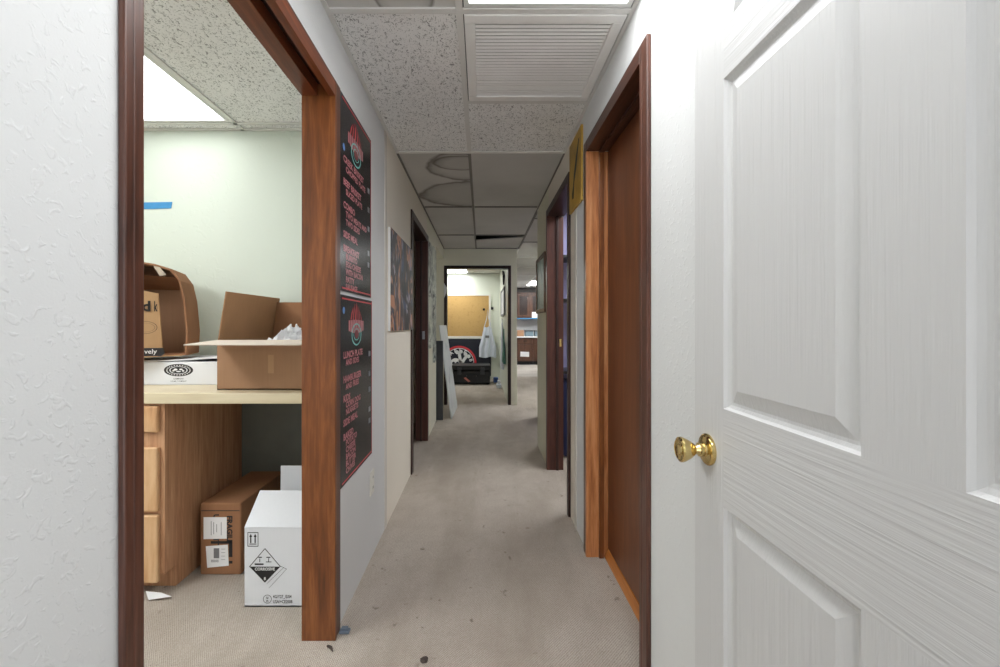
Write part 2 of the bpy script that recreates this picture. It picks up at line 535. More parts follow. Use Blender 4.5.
# ---------------------------------------------------------------- walls
JN, JF = 0.657, 1.514          # clear opening of the left doorway
w = MB()
w.box(XLI, XL, -1.4, JN-0.02, 0, CEIL)
w.box(XLI, XL, JF+0.02, YB, 0, CEIL)
w.box(XLI, XL, JN-0.02, JF+0.02, 2.02, CEIL)
struct(w.build('wall_left', M['wall_white']))
D2N, D2F = 3.255, 4.13
w = MB()
w.box(XLI, XL, YB, D2N-0.02, 0, CEIL)
w.box(XLI, XL, D2F+0.02, 5.0, 0, CEIL, 1)
w.box(XLI, XL, D2N-0.02, D2F+0.02, 1.99, CEIL)
w.box(XLI, XL, 5.0, YF, 2.08, CEIL, 1)
struct(w.build('wall_left', [M['wall_cream'], M['wall_pale']]))
# partition walls of the rooms on the left
struct(MB().box(-3.2, XLI, YB, YB+0.06, 0, CEIL).build('wall_back', M['wall_green']))
struct(MB().box(-3.3, -3.2, -1.4, 9.0, 0, CEIL).build('wall_outer', M['wall_far']))
struct(MB().box(-3.2, XLI, -0.7, -0.64, 0, CEIL).build('wall_front', M['wall_white']))
struct(MB().box(-3.2, XLI, 4.9, 4.97, 0, CEIL).build('wall_partition', M['wall_cream']))
# right wall
R1N, R1F = 1.37, 2.06
R2N, R2F = 2.53, 3.30
w = MB()
w.box(XR, XRI, -1.4, R1N-0.02, 0, CEIL)
w.box(XR, XRI, R1F+0.02, YB, 0, CEIL)
w.box(XR, XRI, R1N-0.02, R1F+0.02, 2.015, CEIL)
struct(w.build('wall_right', M['wall_white']))
w = MB()
w.box(XR, XRI, YB, R2N-0.02, 0, CEIL)
w.box(XR, XRI, R2F+0.02, 3.98, 0, CEIL, 1)
w.box(XR, XRI, R2N-0.02, R2F+0.02, 2.015, CEIL)
struct(w.build('wall_right', [M['wall_cream'], M['wall_pale']]))
struct(MB().box(XRI, 4.5, 3.88, 3.98, 0, CEIL).build('wall_partition', M['wall_lavender']))
struct(MB().box(XRI, 4.5, 1.2, 1.27, 0, CEIL).build('wall_partition', M['wall_cream']))
struct(MB().box(4.5, 4.6, -1.4, 12.7, 0, CEIL).build('wall_outer', M['wall_kitchen']))
# wall with the far doorway
FX0, FX1 = -0.493, 0.379
w = MB()
w.box(-3.2, FX0-0.02, YF, YF+0.1, 0, CEIL)
w.box(FX1+0.02, 0.507, YF, YF+0.1, 0, CEIL)
w.box(FX0-0.02, FX1+0.02, YF, YF+0.1, 1.975, CEIL)
struct(w.build('wall_far', M['wall_pale']))
struct(MB().box(0.385, 0.507, YF+0.1, 9.0, 0, CEIL).build('wall_far_right', M['wall_far']))
struct(MB().box(-3.2, 0.507, 8.9, 9.0, 0, CEIL).build('wall_far_back', M['wall_far']))
struct(MB().box(0.507, 4.5, 12.62, 12.7, 0, CEIL).build('wall_kitchen', M['wall_kitchen']))
struct(MB().box(0.42, 0.507, 9.0, 12.7, 0, CEIL).build('wall_kitchen_left', M['wall_kitchen']))
# behind the camera
w = MB(); w.box(-0.66, -0.5, -1.5, -1.4, 0, CEIL).box(0.5, 0.66, -1.5, -1.4, 0, CEIL).box(-0.5, 0.5, -1.5, -1.4, 2.05, CEIL)
struct(w.build('wall_entry', M['wall_white']))          # opening added so world light fills the hall from behind

# ---------------------------------------------------------------- ceiling with its grid
TX0, TX1 = -0.0766, 0.533
ROWS = [-1.01, 0.235, 1.455, 2.65, 3.88, 5.09, 6.30]
pl = MB(); pl.box(-3.3, -3.2, -1.5, 12.75, CEIL, 2.62).box(4.5, 4.6, -1.5, 12.75, CEIL, 2.62).box(-3.2, 4.5, -1.5, -1.4, CEIL, 2.62).box(-3.2, 4.5, 12.65, 12.75, CEIL, 2.62).box(-3.2, 0.42, 9.0, 9.1, CEIL, 2.62)
struct(pl.build('wall_above_ceiling', M['charcoal']))
ceil = struct(MB().box(-3.3, 4.6, -1.5, 12.75, 2.62, 2.70).build('ceiling', M['charcoal']))
GZ = CEIL - 0.0
tz0, tz1 = GZ + 0.001, GZ + 0.016
fis = MB(); smo = MB(); grid = MB(); gap_shade = MB()
def tile(x0, x1, y0, y1):
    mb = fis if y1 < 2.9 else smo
    mb.box(x0+0.003, x1-0.003, y0+0.003, y1-0.003, tz0+0.003, tz1)
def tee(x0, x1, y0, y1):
    (gap_shade if y0 > 2.655 and x0 > -0.6 and y1 <= YF else grid).box(x0, x1, y0, y1, GZ-0.004, GZ+0.003)
H = 0.012
# corridor
tile(XL, TX0, -1.4, ROWS[0])
tile(XL, TX0, ROWS[0], ROWS[1])
tile(XL, TX0, ROWS[2], ROWS[3]); tile(XL, TX0, ROWS[4], ROWS[5]); tile(XL, TX0, ROWS[5], YF)
tile(TX0, TX1, -1.4, ROWS[0])
tile(TX0, TX1, 2.05, ROWS[3]); tile(TX0, TX1, ROWS[3], ROWS[4]); tile(TX0, TX1, ROWS[4], ROWS[5])
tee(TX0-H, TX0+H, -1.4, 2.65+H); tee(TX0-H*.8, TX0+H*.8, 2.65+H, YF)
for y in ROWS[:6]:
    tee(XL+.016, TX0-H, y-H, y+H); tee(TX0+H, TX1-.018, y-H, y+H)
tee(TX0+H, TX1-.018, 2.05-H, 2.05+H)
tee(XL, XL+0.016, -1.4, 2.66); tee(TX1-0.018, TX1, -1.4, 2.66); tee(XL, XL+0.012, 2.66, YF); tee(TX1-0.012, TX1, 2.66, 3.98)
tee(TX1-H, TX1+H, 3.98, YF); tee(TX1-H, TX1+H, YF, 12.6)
# office on the left
ox = [-3.2, -2.55, -1.94, -1.33, XLI]
oy = [-0.64, -0.17, 1.05, 2.27, YB]
for i in range(4):
    for j in range(4):
        if (i, j) in ((2, 2), (1, 1)): continue
        tile(ox[i], ox[i+1], oy[j], oy[j+1])
for x in ox[1:4]: tee(x-H, x+H, oy[0], oy[4])
for y in oy[1:4]: tee(ox[0], ox[4], y-H, y+H)
tee(ox[0], ox[4], YB-0.018, YB)
# other rooms
for (x0, x1, y0, y1) in ((-3.2, XLI, YB+0.06, 4.9), (-3.2, XL, 4.97, YF), (XRI, 4.5, 1.27, 3.88), (-3.2, -0.88, 6.1, 8.9), (-0.27, 0.385, 6.1, 8.9), (-0.88, -0.27, 6.1, 7.6), (-0.88, -0.27, 8.82, 8.9)):
    smo.box(x0, x1, y0, y1, tz0+0.003, tz1)
tee(-0.27-H, -0.27+H, 6.1, 8.9); tee(-0.88-H, -0.88+H, 6.1, 8.9); tee(-3.2, 0.385, 8.82-H, 8.82+H); tee(-3.2, 0.385, 7.6-H, 7.6+H)
kx = [0.533, 1.21, 1.82, 2.43, 3.04, 3.65, 4.5]
ky = [3.98, 4.3, 5.52, 6.74, 7.96, 9.18, 10.42, 11.66, 12.62]
for i in range(6):
    for j in range(8):
        if (i, j) in ((1, 6), (1, 2)): continue
        tile(kx[i], kx[i+1], ky[j], ky[j+1])
tile(0.507, 0.533, YF, 12.62)
for x in kx[1:6]: tee(x-H, x+H, 3.98, 12.6)
for y in ky[1:8]: tee(0.533, 4.5, y-H, y+H)
fis.build('ceiling_tiles', M['tile_fissured'], ceil)
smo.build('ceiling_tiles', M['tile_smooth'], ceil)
grid.build('ceiling_grid', M['grid'], ceil)
gap_shade.build('ceiling_grid', plain('gap_shade_grid_metal', srgb(124, 121, 115), .6), ceil)  # far tees coloured darker to imitate the shadow gaps along them

# tiles that stand apart from the rest
def single_tile(pts, mat, label, z=tz0+0.003):
    mb = MB(); mb.prism([(x, y, z) for x, y in pts], (0, 0, 0.013))
    return tag(mb.build('ceiling_tile', mat), label, 'ceiling tile')
cx, cy = (XL+TX0)/2, (ROWS[3]+ROWS[4])/2
single_tile([(XL+.003, ROWS[3]+.003), (TX0-.003, ROWS[3]+.003), (TX0-.003, ROWS[4]-.003), (XL+.003, ROWS[4]-.003)],
            tile_stained('water_stained_tile', [(-0.13-cx, 2.84-cy, 0.20, 0.13), (-0.12-cx, 2.92-cy, 0.25, 0.27), (-0.05-cx, 3.54-cy, 0.47, 0.36)]),
            'smooth grey ceiling tile with large brown water rings, left of the hall grid bar')
cx, cy = (XL+TX0)/2, (ROWS[1]+ROWS[2])/2
ob = single_tile([(XL+.003, ROWS[1]+.003), (TX0-.003, ROWS[1]+.003), (TX0-.003, ROWS[2]-.003), (XL+.003, ROWS[2]-.003)],
            tile_stained('edge_stained_tile', [(-0.26-cx, 1.40-cy, 0.10, 0.10)]),
            'ceiling tile at the very top of the picture, left of the bright hall light')
cx, cy = (TX0+TX1)/2, 5.6
single_tile([(TX0+.006, 5.46), (TX1-.006, 5.25), (TX1-.003, 5.985), (TX0+.006, 5.995)], M['tile_smooth'],
            'ceiling tile pushed askew beside a dark open gap near the far doorway', z=tz0+0.006)

# ---------------------------------------------------------------- ceiling lights
def ceiling_light(x0, x1, y0, y1, strength, label, z=GZ):
    t = thing('ceiling_light', label, 'ceiling light', ((x0+x1)/2, (y0+y1)/2, z), None)
    fr = MB(); b = 0.022
    fr.box(x0+.004, x1-.004, y0+.004, y0+b, z-.002, z+.05); fr.box(x0+.004, x1-.004, y1-b, y1-.004, z-.002, z+.05)
    fr.box(x0+.004, x0+b, y0+b, y1-b, z-.002, z+.05); fr.box(x1-b, x1-.004, y0+b, y1-b, z-.002, z+.05)
    fr.box(x0+.004, x1-.004, y0+.004, y1-.004, z+.05, z+.09)
    fr.build('frame', M['fixture'], t)
    d = MB(); d.box(x0+b, x1-b, y0+b, y1-b, z+.006, z+.012)
    d.build('diffuser', lamp_mat('lit_diffuser', strength), t)
    return t
ceiling_light(TX0+H, TX1-.018, 0.235+H, 1.455-H, L_HALL, 'lit fluorescent panel in the hall ceiling right in front of the louvred vent')
ceiling_light(-1.94+H, -1.33-H, 1.05+H, 2.27-H, L_OFFICE, 'lit fluorescent panel in the ceiling of the room left of the hall')
ceiling_light(-2.55+H, -1.94-H, -0.17+H, 1.05-H, L_OFFICE*5.0, 'unseen ceiling panel added as fill in the front half of the left room')  # out of view, added to even the light in this room
ceiling_light(-2.2, -1.6, 5.2, 5.8, 3.0, 'unseen ceiling panel added behind the leaning foam board to brighten the hall end', z=GZ-0.01)  # added lamp, out of sight; spills light onto the hall's far end
ceiling_light(-0.88+H, -0.27-H, 7.6+H, 8.82-H, L_FAR, 'lit fluorescent panel seen through the doorway at the end of the hall')
ceiling_light(1.21+H, 1.82-H, 10.42+H, 11.66-H, L_KITCHEN, 'small lit ceiling panel above the dark kitchen cabinets')
ceiling_light(1.21+H, 1.82-H, 5.52+H, 6.74-H, L_KITCHEN*0.8, 'unseen ceiling panel added as fill in the near half of the kitchen room')  # added out of view to lift the far part of the hall
ceiling_light(TX0+H, TX1-.018, -1.01+H, 0.235-H, L_ENTRY_FILL, 'unseen ceiling panel added as fill over the entry behind the open white door')  # added behind the camera for frontal light
ceiling_light(0.9, 1.5, 2.2, 3.4, L_SIDE_FILL, 'unseen ceiling panel added to light the lavender side room', z=GZ-0.01)  # unseen lamp put in so the lavender wall shows

# ---------------------------------------------------------------- return air vent
v0, v1, u0, u1 = 1.455+H, 2.05-H, TX0+H, TX1-0.018
t = thing('ceiling_vent', 'square white louvred return air vent in the hall ceiling', 'vent', ((u0+u1)/2, (v0+v1)/2, GZ))
fr = MB(); b = 0.042
fr.box(u0+.003, u1-.003, v0+.003, v0+b, GZ-.006, GZ+.02); fr.box(u0+.003, u1-.003, v1-b, v1-.003, GZ-.006, GZ+.02)
fr.box(u0+.003, u0+b, v0+b, v1-b, GZ-.006, GZ+.02); fr.box(u1-b, u1-.003, v0+b, v1-b, GZ-.006, GZ+.02)
fr.build('frame', M['vent'], t, bevel=0.003)
MB().box(u0+.003, u1-.003, v0+.003, v1-.003, GZ+.022, GZ+.03).build('duct_back', M['vent_dark'], t)
sl = MB(); n = 25; pitch = (v1-v0-2*b)/n
for i in range(n):
    y = v0+b+pitch*(i+0.5)
    Mx = Matrix.Translation((0, y, GZ+.004)) @ Matrix.Rotation(math.radians(-18), 4, 'X')
    sl.box(u0+b, u1-b, -pitch*0.28, pitch*0.28, -.0012, .0012, 0, Mx)
sl.build('louvres', M['vent'], t)

# ---------------------------------------------------------------- door frames
# left doorway
t = trim('trim_1', ((XL+XLI)/2, (JN+JF)/2, 0))
cf = -0.528
HZ = 1.967
MB().box(XLI-.004, cf+.001, JF, JF+0.02, 0, HZ+.05).build('jamb', M['cherry'], t, bevel=.002)
MB().box(XLI-.004, cf+.001, JN-0.02, JN, 0, HZ).build('jamb', M['mahogany'], t, bevel=.002)
MB().box(XL+.0005, cf, JF+.003, JF+.06, 0, HZ+.06).build('casing', M['mahogany'], t, bevel=.003)
MB().box(XL+.0005, cf, JN-.035, JN-.001, 0, HZ+.06).build('casing', M['mahogany'], t, bevel=.003)
MB().box(XL+.0005, cf, JN-.001, JF+.003, HZ+.002, HZ+.06).build('head_casing', M['mahogany_y'], t, bevel=.003)
h = MB(); h.box(XLI-.004, -.590, JN, JF, HZ, HZ+.05); h.box(-.551, cf+.001, JN, JF, HZ, HZ+.05)
h.build('head_jamb', M['cherry_y'], t, bevel=.001)
MB().box(-.590, -.551, JN, JF, HZ+.042, HZ+.05).build('track_groove', M['darkwood_y'], t)
# second left doorway
def dark_frame_left(name, y0, y1, hz, hand):
    t = trim(name, ((XL+XLI)/2, (y0+y1)/2, 0))
    MB().box(XLI-.004, cf+.001, y1, y1+.02, 0, hz).build('jamb', M['darkwood_red'], t, bevel=.002)
    MB().box(XLI-.004, cf+.001, y0-.02, y0, 0, hz).build('jamb', M['darkwood'], t, bevel=.002)
    MB().box(-.605, -.585, y1-.014, y1, 0, hz).build('door_stop', M['darkwood'], t, bevel=.002)
    MB().box(XLI-.004, cf+.001, y0, y1, hz, hz+.02).build('head_jamb', M['darkwood_y'], t, bevel=.001)
    MB().box(XL+.0005, cf, y1+.003, y1+.06, 0, hz+.06).build('casing', M['darkwood'], t, bevel=.003)
    MB().box(XL+.0005, cf, y0-.06, y0-.003, 0, hz+.06).build('casing', M['darkwood'], t, bevel=.003)
    MB().box(XL+.0005, cf, y0-.003, y1+.003, hz+.002, hz+.06).build('head_casing', M['darkwood_y'], t, bevel=.003)
    if hand:
        MB().box(-.582, -.558, y1-.003, y1, 1.0, 1.08).build('strike_plate', M['steel'], t)
    return t
M['darkwood_red'] = wood('dark_red_jamb', [(48, 24, 20), (78, 42, 34), (98, 58, 46)], 'Z', 1.2, 0.35, 0.5, 0.05, 16)
dark_frame_left('trim_2', D2N, D2F, 1.963, True)

# right first doorway with its closed brown door
t = trim('trim_3', ((XR+XRI)/2, (R1N+R1F)/2, 0))
cr = 0.515
HR = 1.993
MB().box(cr-.001, 0.60, R1F, R1F+.02, 0, HR).box(.60, XRI+.004, R1F+.004, R1F+.02, 0, HR).build('jamb', M['amber'], t, bevel=.002)
MB().box(.575, .598, R1F-.012, R1F+.004, 0, HR).build('door_stop', M['cherry'], t, bevel=.002)
MB().box(cr-.001, XRI+.004, R1N-.02, R1N, 0, HR).build('jamb', M['mahogany'], t, bevel=.002)
MB().box(cr, XR-.0005, R1F+.003, R1F+.06, 0, HR+.057).build('casing', M['mahogany'], t, bevel=.003)
MB().box(cr, XR-.0005, R1N-.06, R1N-.003, 0, HR+.057).build('casing', M['mahogany'], t, bevel=.003)
MB().box(cr, XR-.0005, R1N-.003, R1F+.003, HR+.002, HR+.057).build('head_casing', M['mahogany_y'], t, bevel=.003)
h = MB(); h.box(cr-.001, XRI+.004, R1N, R1F, HR, HR+.02); h.box(.575, .598, R1N, R1F, HR-.012, HR+.004)
h.build('head_jamb', M['mahogany_y'], t, bevel=.001)
th = MB(); th.prism([(.603, R1N, 0), (.66, R1N, 0), (.66, R1N, .042), (.618, R1N, .042), (.606, R1N, .012)], (0, R1F-R1N, 0))
th.build('threshold', M['amber_y'], t, bevel=.002)
d = struct(MB().box(.62, .657, R1N+.003, R1F-.001, .044, HR-.003).build('door_2', M['slab'], None, bevel=.002))

# right second doorway, open
t = trim('trim_4', ((XR+XRI)/2, (R2N+R2F)/2, 0))
MB().box(cr-.001, XRI-.001, R2F, R2F+.02, 0, HR).build('jamb', M['darkwood_red'], t, bevel=.002)
MB().box(.585, .605, R2F-.012, R2F, 0, HR).build('door_stop', M['darkwood'], t, bevel=.002)
MB().box(cr-.001, XRI+.004, R2N-.02, R2N, 0, HR).build('jamb', M['darkwood'], t, bevel=.002)
MB().box(cr, XR-.0005, R2F+.003, R2F+.06, 0, HR+.057).build('casing', M['darkwood'], t, bevel=.003)
MB().box(cr, XR-.0005, R2N-.04, R2N-.003, 0, HR+.057).build('casing', M['darkwood'], t, bevel=.003)
MB().box(cr, XR-.0005, R2N-.003, R2F+.003, HR+.002, HR+.057).build('head_casing', M['darkwood_y'], t, bevel=.003)
MB().box(cr-.001, XRI+.004, R2N, R2F, HR, HR+.02).build('head_jamb', M['darkwood_y'], t, bevel=.001)
MB().box(.612, .628, R2F-.003, R2F, .97, 1.03).build('strike_plate', M['brass'], t)

# far doorway
t = trim('trim_5', ((FX0+FX1)/2, YF+.05, 0))
c = .043
HF = 1.945
MB().box(FX0-c, FX0-.002, YF-.012, YF-.0005, 0, HF+c).build('casing', M['darkwood'], t, bevel=.002)
MB().box(FX1+.002, FX1+c, YF-.012, YF-.0005, 0, HF+c).build('casing', M['darkwood'], t, bevel=.002)
MB().box(FX0-.002, FX1+.002, YF-.012, YF-.0005, HF+.002, HF+c).build('head_casing', M['darkwood_x'], t, bevel=.002)
MB().box(FX0-.02, FX0, YF-.012, YF+.104, 0, HF).build('jamb', M['darkwood'], t)
MB().box(FX1, FX1+.02, YF-.012, YF+.104, 0, HF).build('jamb', M['darkwood'], t)
MB().box(FX0-.02, FX1+.02, YF-.012, YF+.104, HF, HF+.02).build('head_jamb', M['darkwood_x'], t)

# joint strips where the white wall meets the cream panelling
struct(MB().box(XL-.001, XL+.004, YB-.012, YB+.028, 0, CEIL-.006).build('trim_6', M['caulk'], None, bevel=.0015))
struct(MB().box(XR-.004, XR+.001, YB-.012, YB+.028, 0, CEIL-.006).build('trim_7', M['caulk'], None, bevel=.0015))
# hinge side of the open white door
struct(MB().box(.488, XR, -.065, -.003, 0, 2.05).build('trim_8', M['wall_white'], None, bevel=.002))

# ---------------------------------------------------------------- open white six-panel door
DX = 0.488; DY0, DY1 = 0.0, 0.96; DZ0, DZ1 = 0.012, 2.032
DYC = [0.116, 0.423, 0.540, 0.847]
DZC = [0.22, 0.774, 0.971, 1.636, 1.742, 1.925]
mb = MB()
def dq(y0, y1, z0, z1, mi):
    mb.quad((DX, y0, z0), (DX, y0, z1), (DX, y1, z1), (DX, y1, z0), mi)
for y0, y1 in ((DY0, DYC[0]), (DYC[1], DYC[2]), (DYC[3], DY1)):       # stiles
    dq(y0, y1, DZ0, DZ1, 0) if (y0, y1) != (DYC[1], DYC[2]) else None
zr = [(DZ0, DZC[0]), (DZC[1], DZC[2]), (DZC[3], DZC[4]), (DZC[5], DZ1)]
for z0, z1 in zr: dq(DYC[0], DYC[3], z0, z1, 1)
for z0, z1 in ((DZC[0], DZC[1]), (DZC[2], DZC[3]), (DZC[4], DZC[5])): dq(DYC[1], DYC[2], z0, z1, 0)
prof = [(0, 0), (0.004, .006), (0.010, .0095), (0.015, .0105), (0.040, .0025), (0.0415, .002)]
for y0, y1 in ((DYC[0], DYC[1]), (DYC[2], DYC[3])):
    for z0, z1 in ((DZC[0], DZC[1]), (DZC[2], DZC[3]), (DZC[4], DZC[5])):
        prev = None
        for ins, dep in prof:
            ring = [(DX+dep, y0+ins, z0+ins), (DX+dep, y0+ins, z1-ins), (DX+dep, y1-ins, z1-ins), (DX+dep, y1-ins, z0+ins)]
            if prev:
                for k in range(4):
                    mb.quad(prev[k], prev[(k+1) % 4], ring[(k+1) % 4], ring[k], 0)
            prev = ring
        mb.quad(*prev, 0)
xb = DX + .035
mb.quad((DX, DY1, DZ0), (DX, DY1, DZ1), (xb, DY1, DZ1), (xb, DY1, DZ0), 0)
mb.quad((DX, DY0, DZ0), (DX, DY0, DZ1), (xb, DY0, DZ1), (xb, DY0, DZ0), 0)
mb.quad((DX, DY0, DZ1), (DX, DY1, DZ1), (xb, DY1, DZ1), (xb, DY0, DZ1), 0)
mb.quad((DX, DY0, DZ0), (DX, DY1, DZ0), (xb, DY1, DZ0), (xb, DY0, DZ0), 0)
mb.quad((xb, DY0, DZ0), (xb, DY0, DZ1), (xb, DY1, DZ1), (xb, DY1, DZ0), 0)
door = mb.build('door_1', [M['door_v'], M['door_h']], None, fix=True)
struct(door)
bm = bmesh.new(); bm.from_mesh(door.data); bmesh.ops.remove_doubles(bm, verts=bm.verts, dist=.0001); bm.to_mesh(door.data); bm.free()
KM = Matrix.Translation((DX, 0.905, 0.872)) @ Matrix.Rotation(-PI/2, 4, 'Y')
kn = MB(); kn.lathe([(0.0335,0),(0.0335,.003),(.031,.006),(.026,.008),(.0165,.0095),(.0145,.012),(.0145,.020)], 40, KM)
rose = kn.build('rose_plate', M['brass'], door); smooth_by_angle(rose, 0.5)
kn = MB(); kn.lathe([(.012,.0205),(.0105,.025),(.0095,.029),(.0125,.031),(.0165,.036),(.0215,.044),(.0255,.053),(.0268,.057),(.0262,.0605),(.0225,.063),(.0205,.0615),(.0125,.0615),(.0105,.064),(.004,.0645)], 40, KM)
knob = kn.build('door_knob', M['brass'], door); smooth_by_angle(knob, 0.7)

# ================================================================== LEFT ROOM
CT = 0.857
tag(MB().box(-2.7, XLI-.006, 1.75, YB-.003, CT-.046, CT).build('countertop', M['laminate'], None, bevel=.004),
    'pale maple laminate desk top under the boxes in the left room', 'countertop')
struct(MB().box(-1.33, XLI-.008, YB-.02, YB-.001, .002, CT-.047).build('kneehole_shade', plain('kneehole_shade_grey', srgb(104, 106, 99), .7)))  # added dark panel; its colour stands in for the shade under the desk
# drawer cabinet under the worktop
cab = thing('drawer_cabinet', 'honey oak drawer cabinet under the pale desk top in the left room', 'cabinet', (-1.62, 2.05, 0))
cb = MB(); cb.prism([(-1.905, 1.77, .09), (-1.905, 1.77, CT-.048), (-1.905, 2.34, CT-.048), (-1.905, 2.34, 0), (-1.905, 1.835, 0), (-1.905, 1.835, .09)], (.57, 0, 0))
cb.build('body', M['oak'], cab, bevel=.0015)
for z0, z1 in ((.69, .80), (.36, .628), (.062, .345)):
    d = MB(); d.box(-1.885, -1.352, 1.75, 1.769, z0, z1)
    dr = d.build('drawer', M['oak_front'], cab, bevel=.007, seg=3)
tag(MB().prism([(-1.395, 1.745, .034), (-1.33, 1.745, .028), (-1.285, 1.742, .014), (-1.375, 1.735, .004)], (0.002, -.003, .002)).build('paper_scrap', M['paper']),
    'torn white paper scrap at the bottom corner of the oak cabinet', 'paper')

# blue tape on the wall
tp = MB(); tp.prism([(-1.95, YB-.0015, 1.785), (-1.735, YB-.0015, 1.792), (-1.728, YB-.0015, 1.828), (-1.95, YB-.0015, 1.824)], (0, -.0015, 0))
tag(tp.build('masking_tape', M['tape_blue']), 'strip of blue masking tape on the pale green wall', 'tape')

# ---- big open cardboard box on the worktop
bx0, bx1, by0, by1, bz0, bz1 = -1.152, -.70, 1.83, 2.28, CT+.001, 1.075
t = thing('cardboard_box', 'open brown cardboard box full of white packing paper on the desk top', 'box', ((bx0+bx1)/2, (by0+by1)/2, bz0))
th = .005
s = MB()
s.box(bx0, bx1, by0, by0+th, bz0, bz1); s.box(bx0, bx1, by1-th, by1, bz0, bz1)
s.box(bx0, bx0+th, by0+th, by1-th, bz0, bz1); s.box(bx1-th, bx1, by0+th, by1-th, bz0, bz1); s.box(bx0, bx1, by0, by1, bz0, bz0+th)
s.build('body', M['card'], t)
def flap(p0, p1, dirv, L, mat, taper=.012):
    """a flap hinged on p0-p1, reaching L along dirv"""
    p0, p1, dirv = Vector(p0), Vector(p1), Vector(dirv).normalized()
    e = (p1-p0).normalized()
    nn = e.cross(dirv).normalized() * .004
    mb = MB(); mb.prism([p0, p1, p1+dirv*L-e*taper, p0+dirv*L+e*taper], nn)
    return mb.build('flap', mat, t)
flap((bx0, by0, bz1), (bx1, by0, bz1), (0, -1, -.05), .205, M['card_edge'], -.002)
flap((bx0, by0+.004, bz1), (bx0, by1+.05, bz1), (.15, 0, 1), .215, M['card_in'], .004)
flap((bx0+.02, by1, bz1), (bx1, by1, bz1), (0, .12, 1), .19, M['card_dark'])
flap((bx1, by0, bz1), (bx1, by1, bz1), (.04, 0, -1), .19, M['card'])
tp = MB(); tp.box(-.93, -.905, by0-.001, by0, .93, 1.01); tp.build('tape', cardboard('tape_on_cardboard', srgb(186, 150, 116), .05), t)
# crumpled paper
pk = MB()
nx, ny = 30, 20
rnd = random.Random(3)
vv = []; ff = []
for j in range(ny+1):
    for i in range(nx+1):
        x = -1.03 + .31*i/nx; y = 1.86 + .34*j/ny
        e = min(i, nx-i)/nx*2; e2 = min(j, ny-j)/ny*2
        p = Vector((x*13, y*13, 2.0))
        z = 1.0 + .06*max(0, e)**.6*max(0, e2)**.6
        z += .075*(abs(mnoise.noise(p*1.3))) + .05*(rnd.random()-.3)
        vv.append((x + .02*(rnd.random()-.5), y + .02*(rnd.random()-.5), z))
for j in range(ny):
    for i in range(nx):
        a = j*(nx+1)+i
        ff.append((a, a+1, a+nx+2)); ff.append((a, a+nx+2, a+nx+1))
pk.add(vv, ff)
for k in range(7):                      # loose twisted ends standing up
    px, py = -.99 + .25*rnd.random(), 1.90 + .22*rnd.random()
    pts = [(px, py, 1.055)]
    for q in range(5): pts.append((pts[-1][0] + .018*(rnd.random()-.5), pts[-1][1] + .018*(rnd.random()-.5), pts[-1][2] + .018))
    pk.tube(pts, [.016, .020, .014, .017, .011, .003], 5)
tag(pk.build('packing_paper', M['paper_pack'], None, fix=False), 'crumpled white packing paper heaped inside the open brown box', 'packing paper')

# ---- flat white box with an oval emblem
wx0, wx1, wy0, wy1, wz0, wz1 = -1.92, -1.172, 1.98, 2.33, CT+.001, .972
t = thing('white_carton', 'flat white carton with a black oval emblem on the desk top', 'box', ((wx0+wx1)/2, (wy0+wy1)/2, wz0))
MB().box(wx0, wx1, wy0, wy1, wz0, wz1-.006).build('body', M['card_white'], t, bevel=.002)
ld = MB(); ld.prism([(wx0, wy0+.002, wz1-.004), (-1.55, wy0+.002, wz1-.004), (-1.40, wy0+.002, wz1+.001), (wx1, wy0+.002, wz1+.016), (wx1, wy0+.002, wz1+.020), (-1.40, wy0+.002, wz1+.006), (-1.55, wy0+.002, wz1), (wx0, wy0+.002, wz1)], (0, wy1-wy0-.004, 0))
ld.build('lid', M['card_white'], t)
em = MB(); FM = face_front(-1.428, wy0-.0006, .927)
em.add(*disc(40, .043, .069, ry=.029), 0, FM)
em.add(*disc(30, 0, .038, ry=.016), 0, FM)
em.build('emblem', M['ink'], t)
em = MB(); add_text(em, 'COMPANY', .010, face_front(-1.428, wy0-.0006, .886), 'CENTER', .02)
em.build('printing', M['ink'], t)
em = MB(); add_text(em, 'A FAMILY COMPANY', .008, face_front(-1.428, wy0-.0006, .875), 'CENTER', .01)
em.build('printing', M['ink'], t)
em = MB()
for k in range(26):
    a = 2*PI*k/26
    em.add(*disc(6, 0, .0035, cx=.055*math.cos(a), cy=.0228*math.sin(a), ry=.0022), 0, face_front(-1.428, wy0-.0010, .927))
for px_, py_, rx_, ry_ in ((-.014, .003, .010, .005), (.012, .004, .009, .004), (0, -.006, .012, .003), (.022, -.003, .006, .004), (-.024, -.003, .006, .003)):
    em.add(*disc(8, 0, rx_, cx=px_, cy=py_, ry=ry_), 0, face_front(-1.428, wy0-.0010, .927))
em.build('emblem_lettering', M['paper'], t)

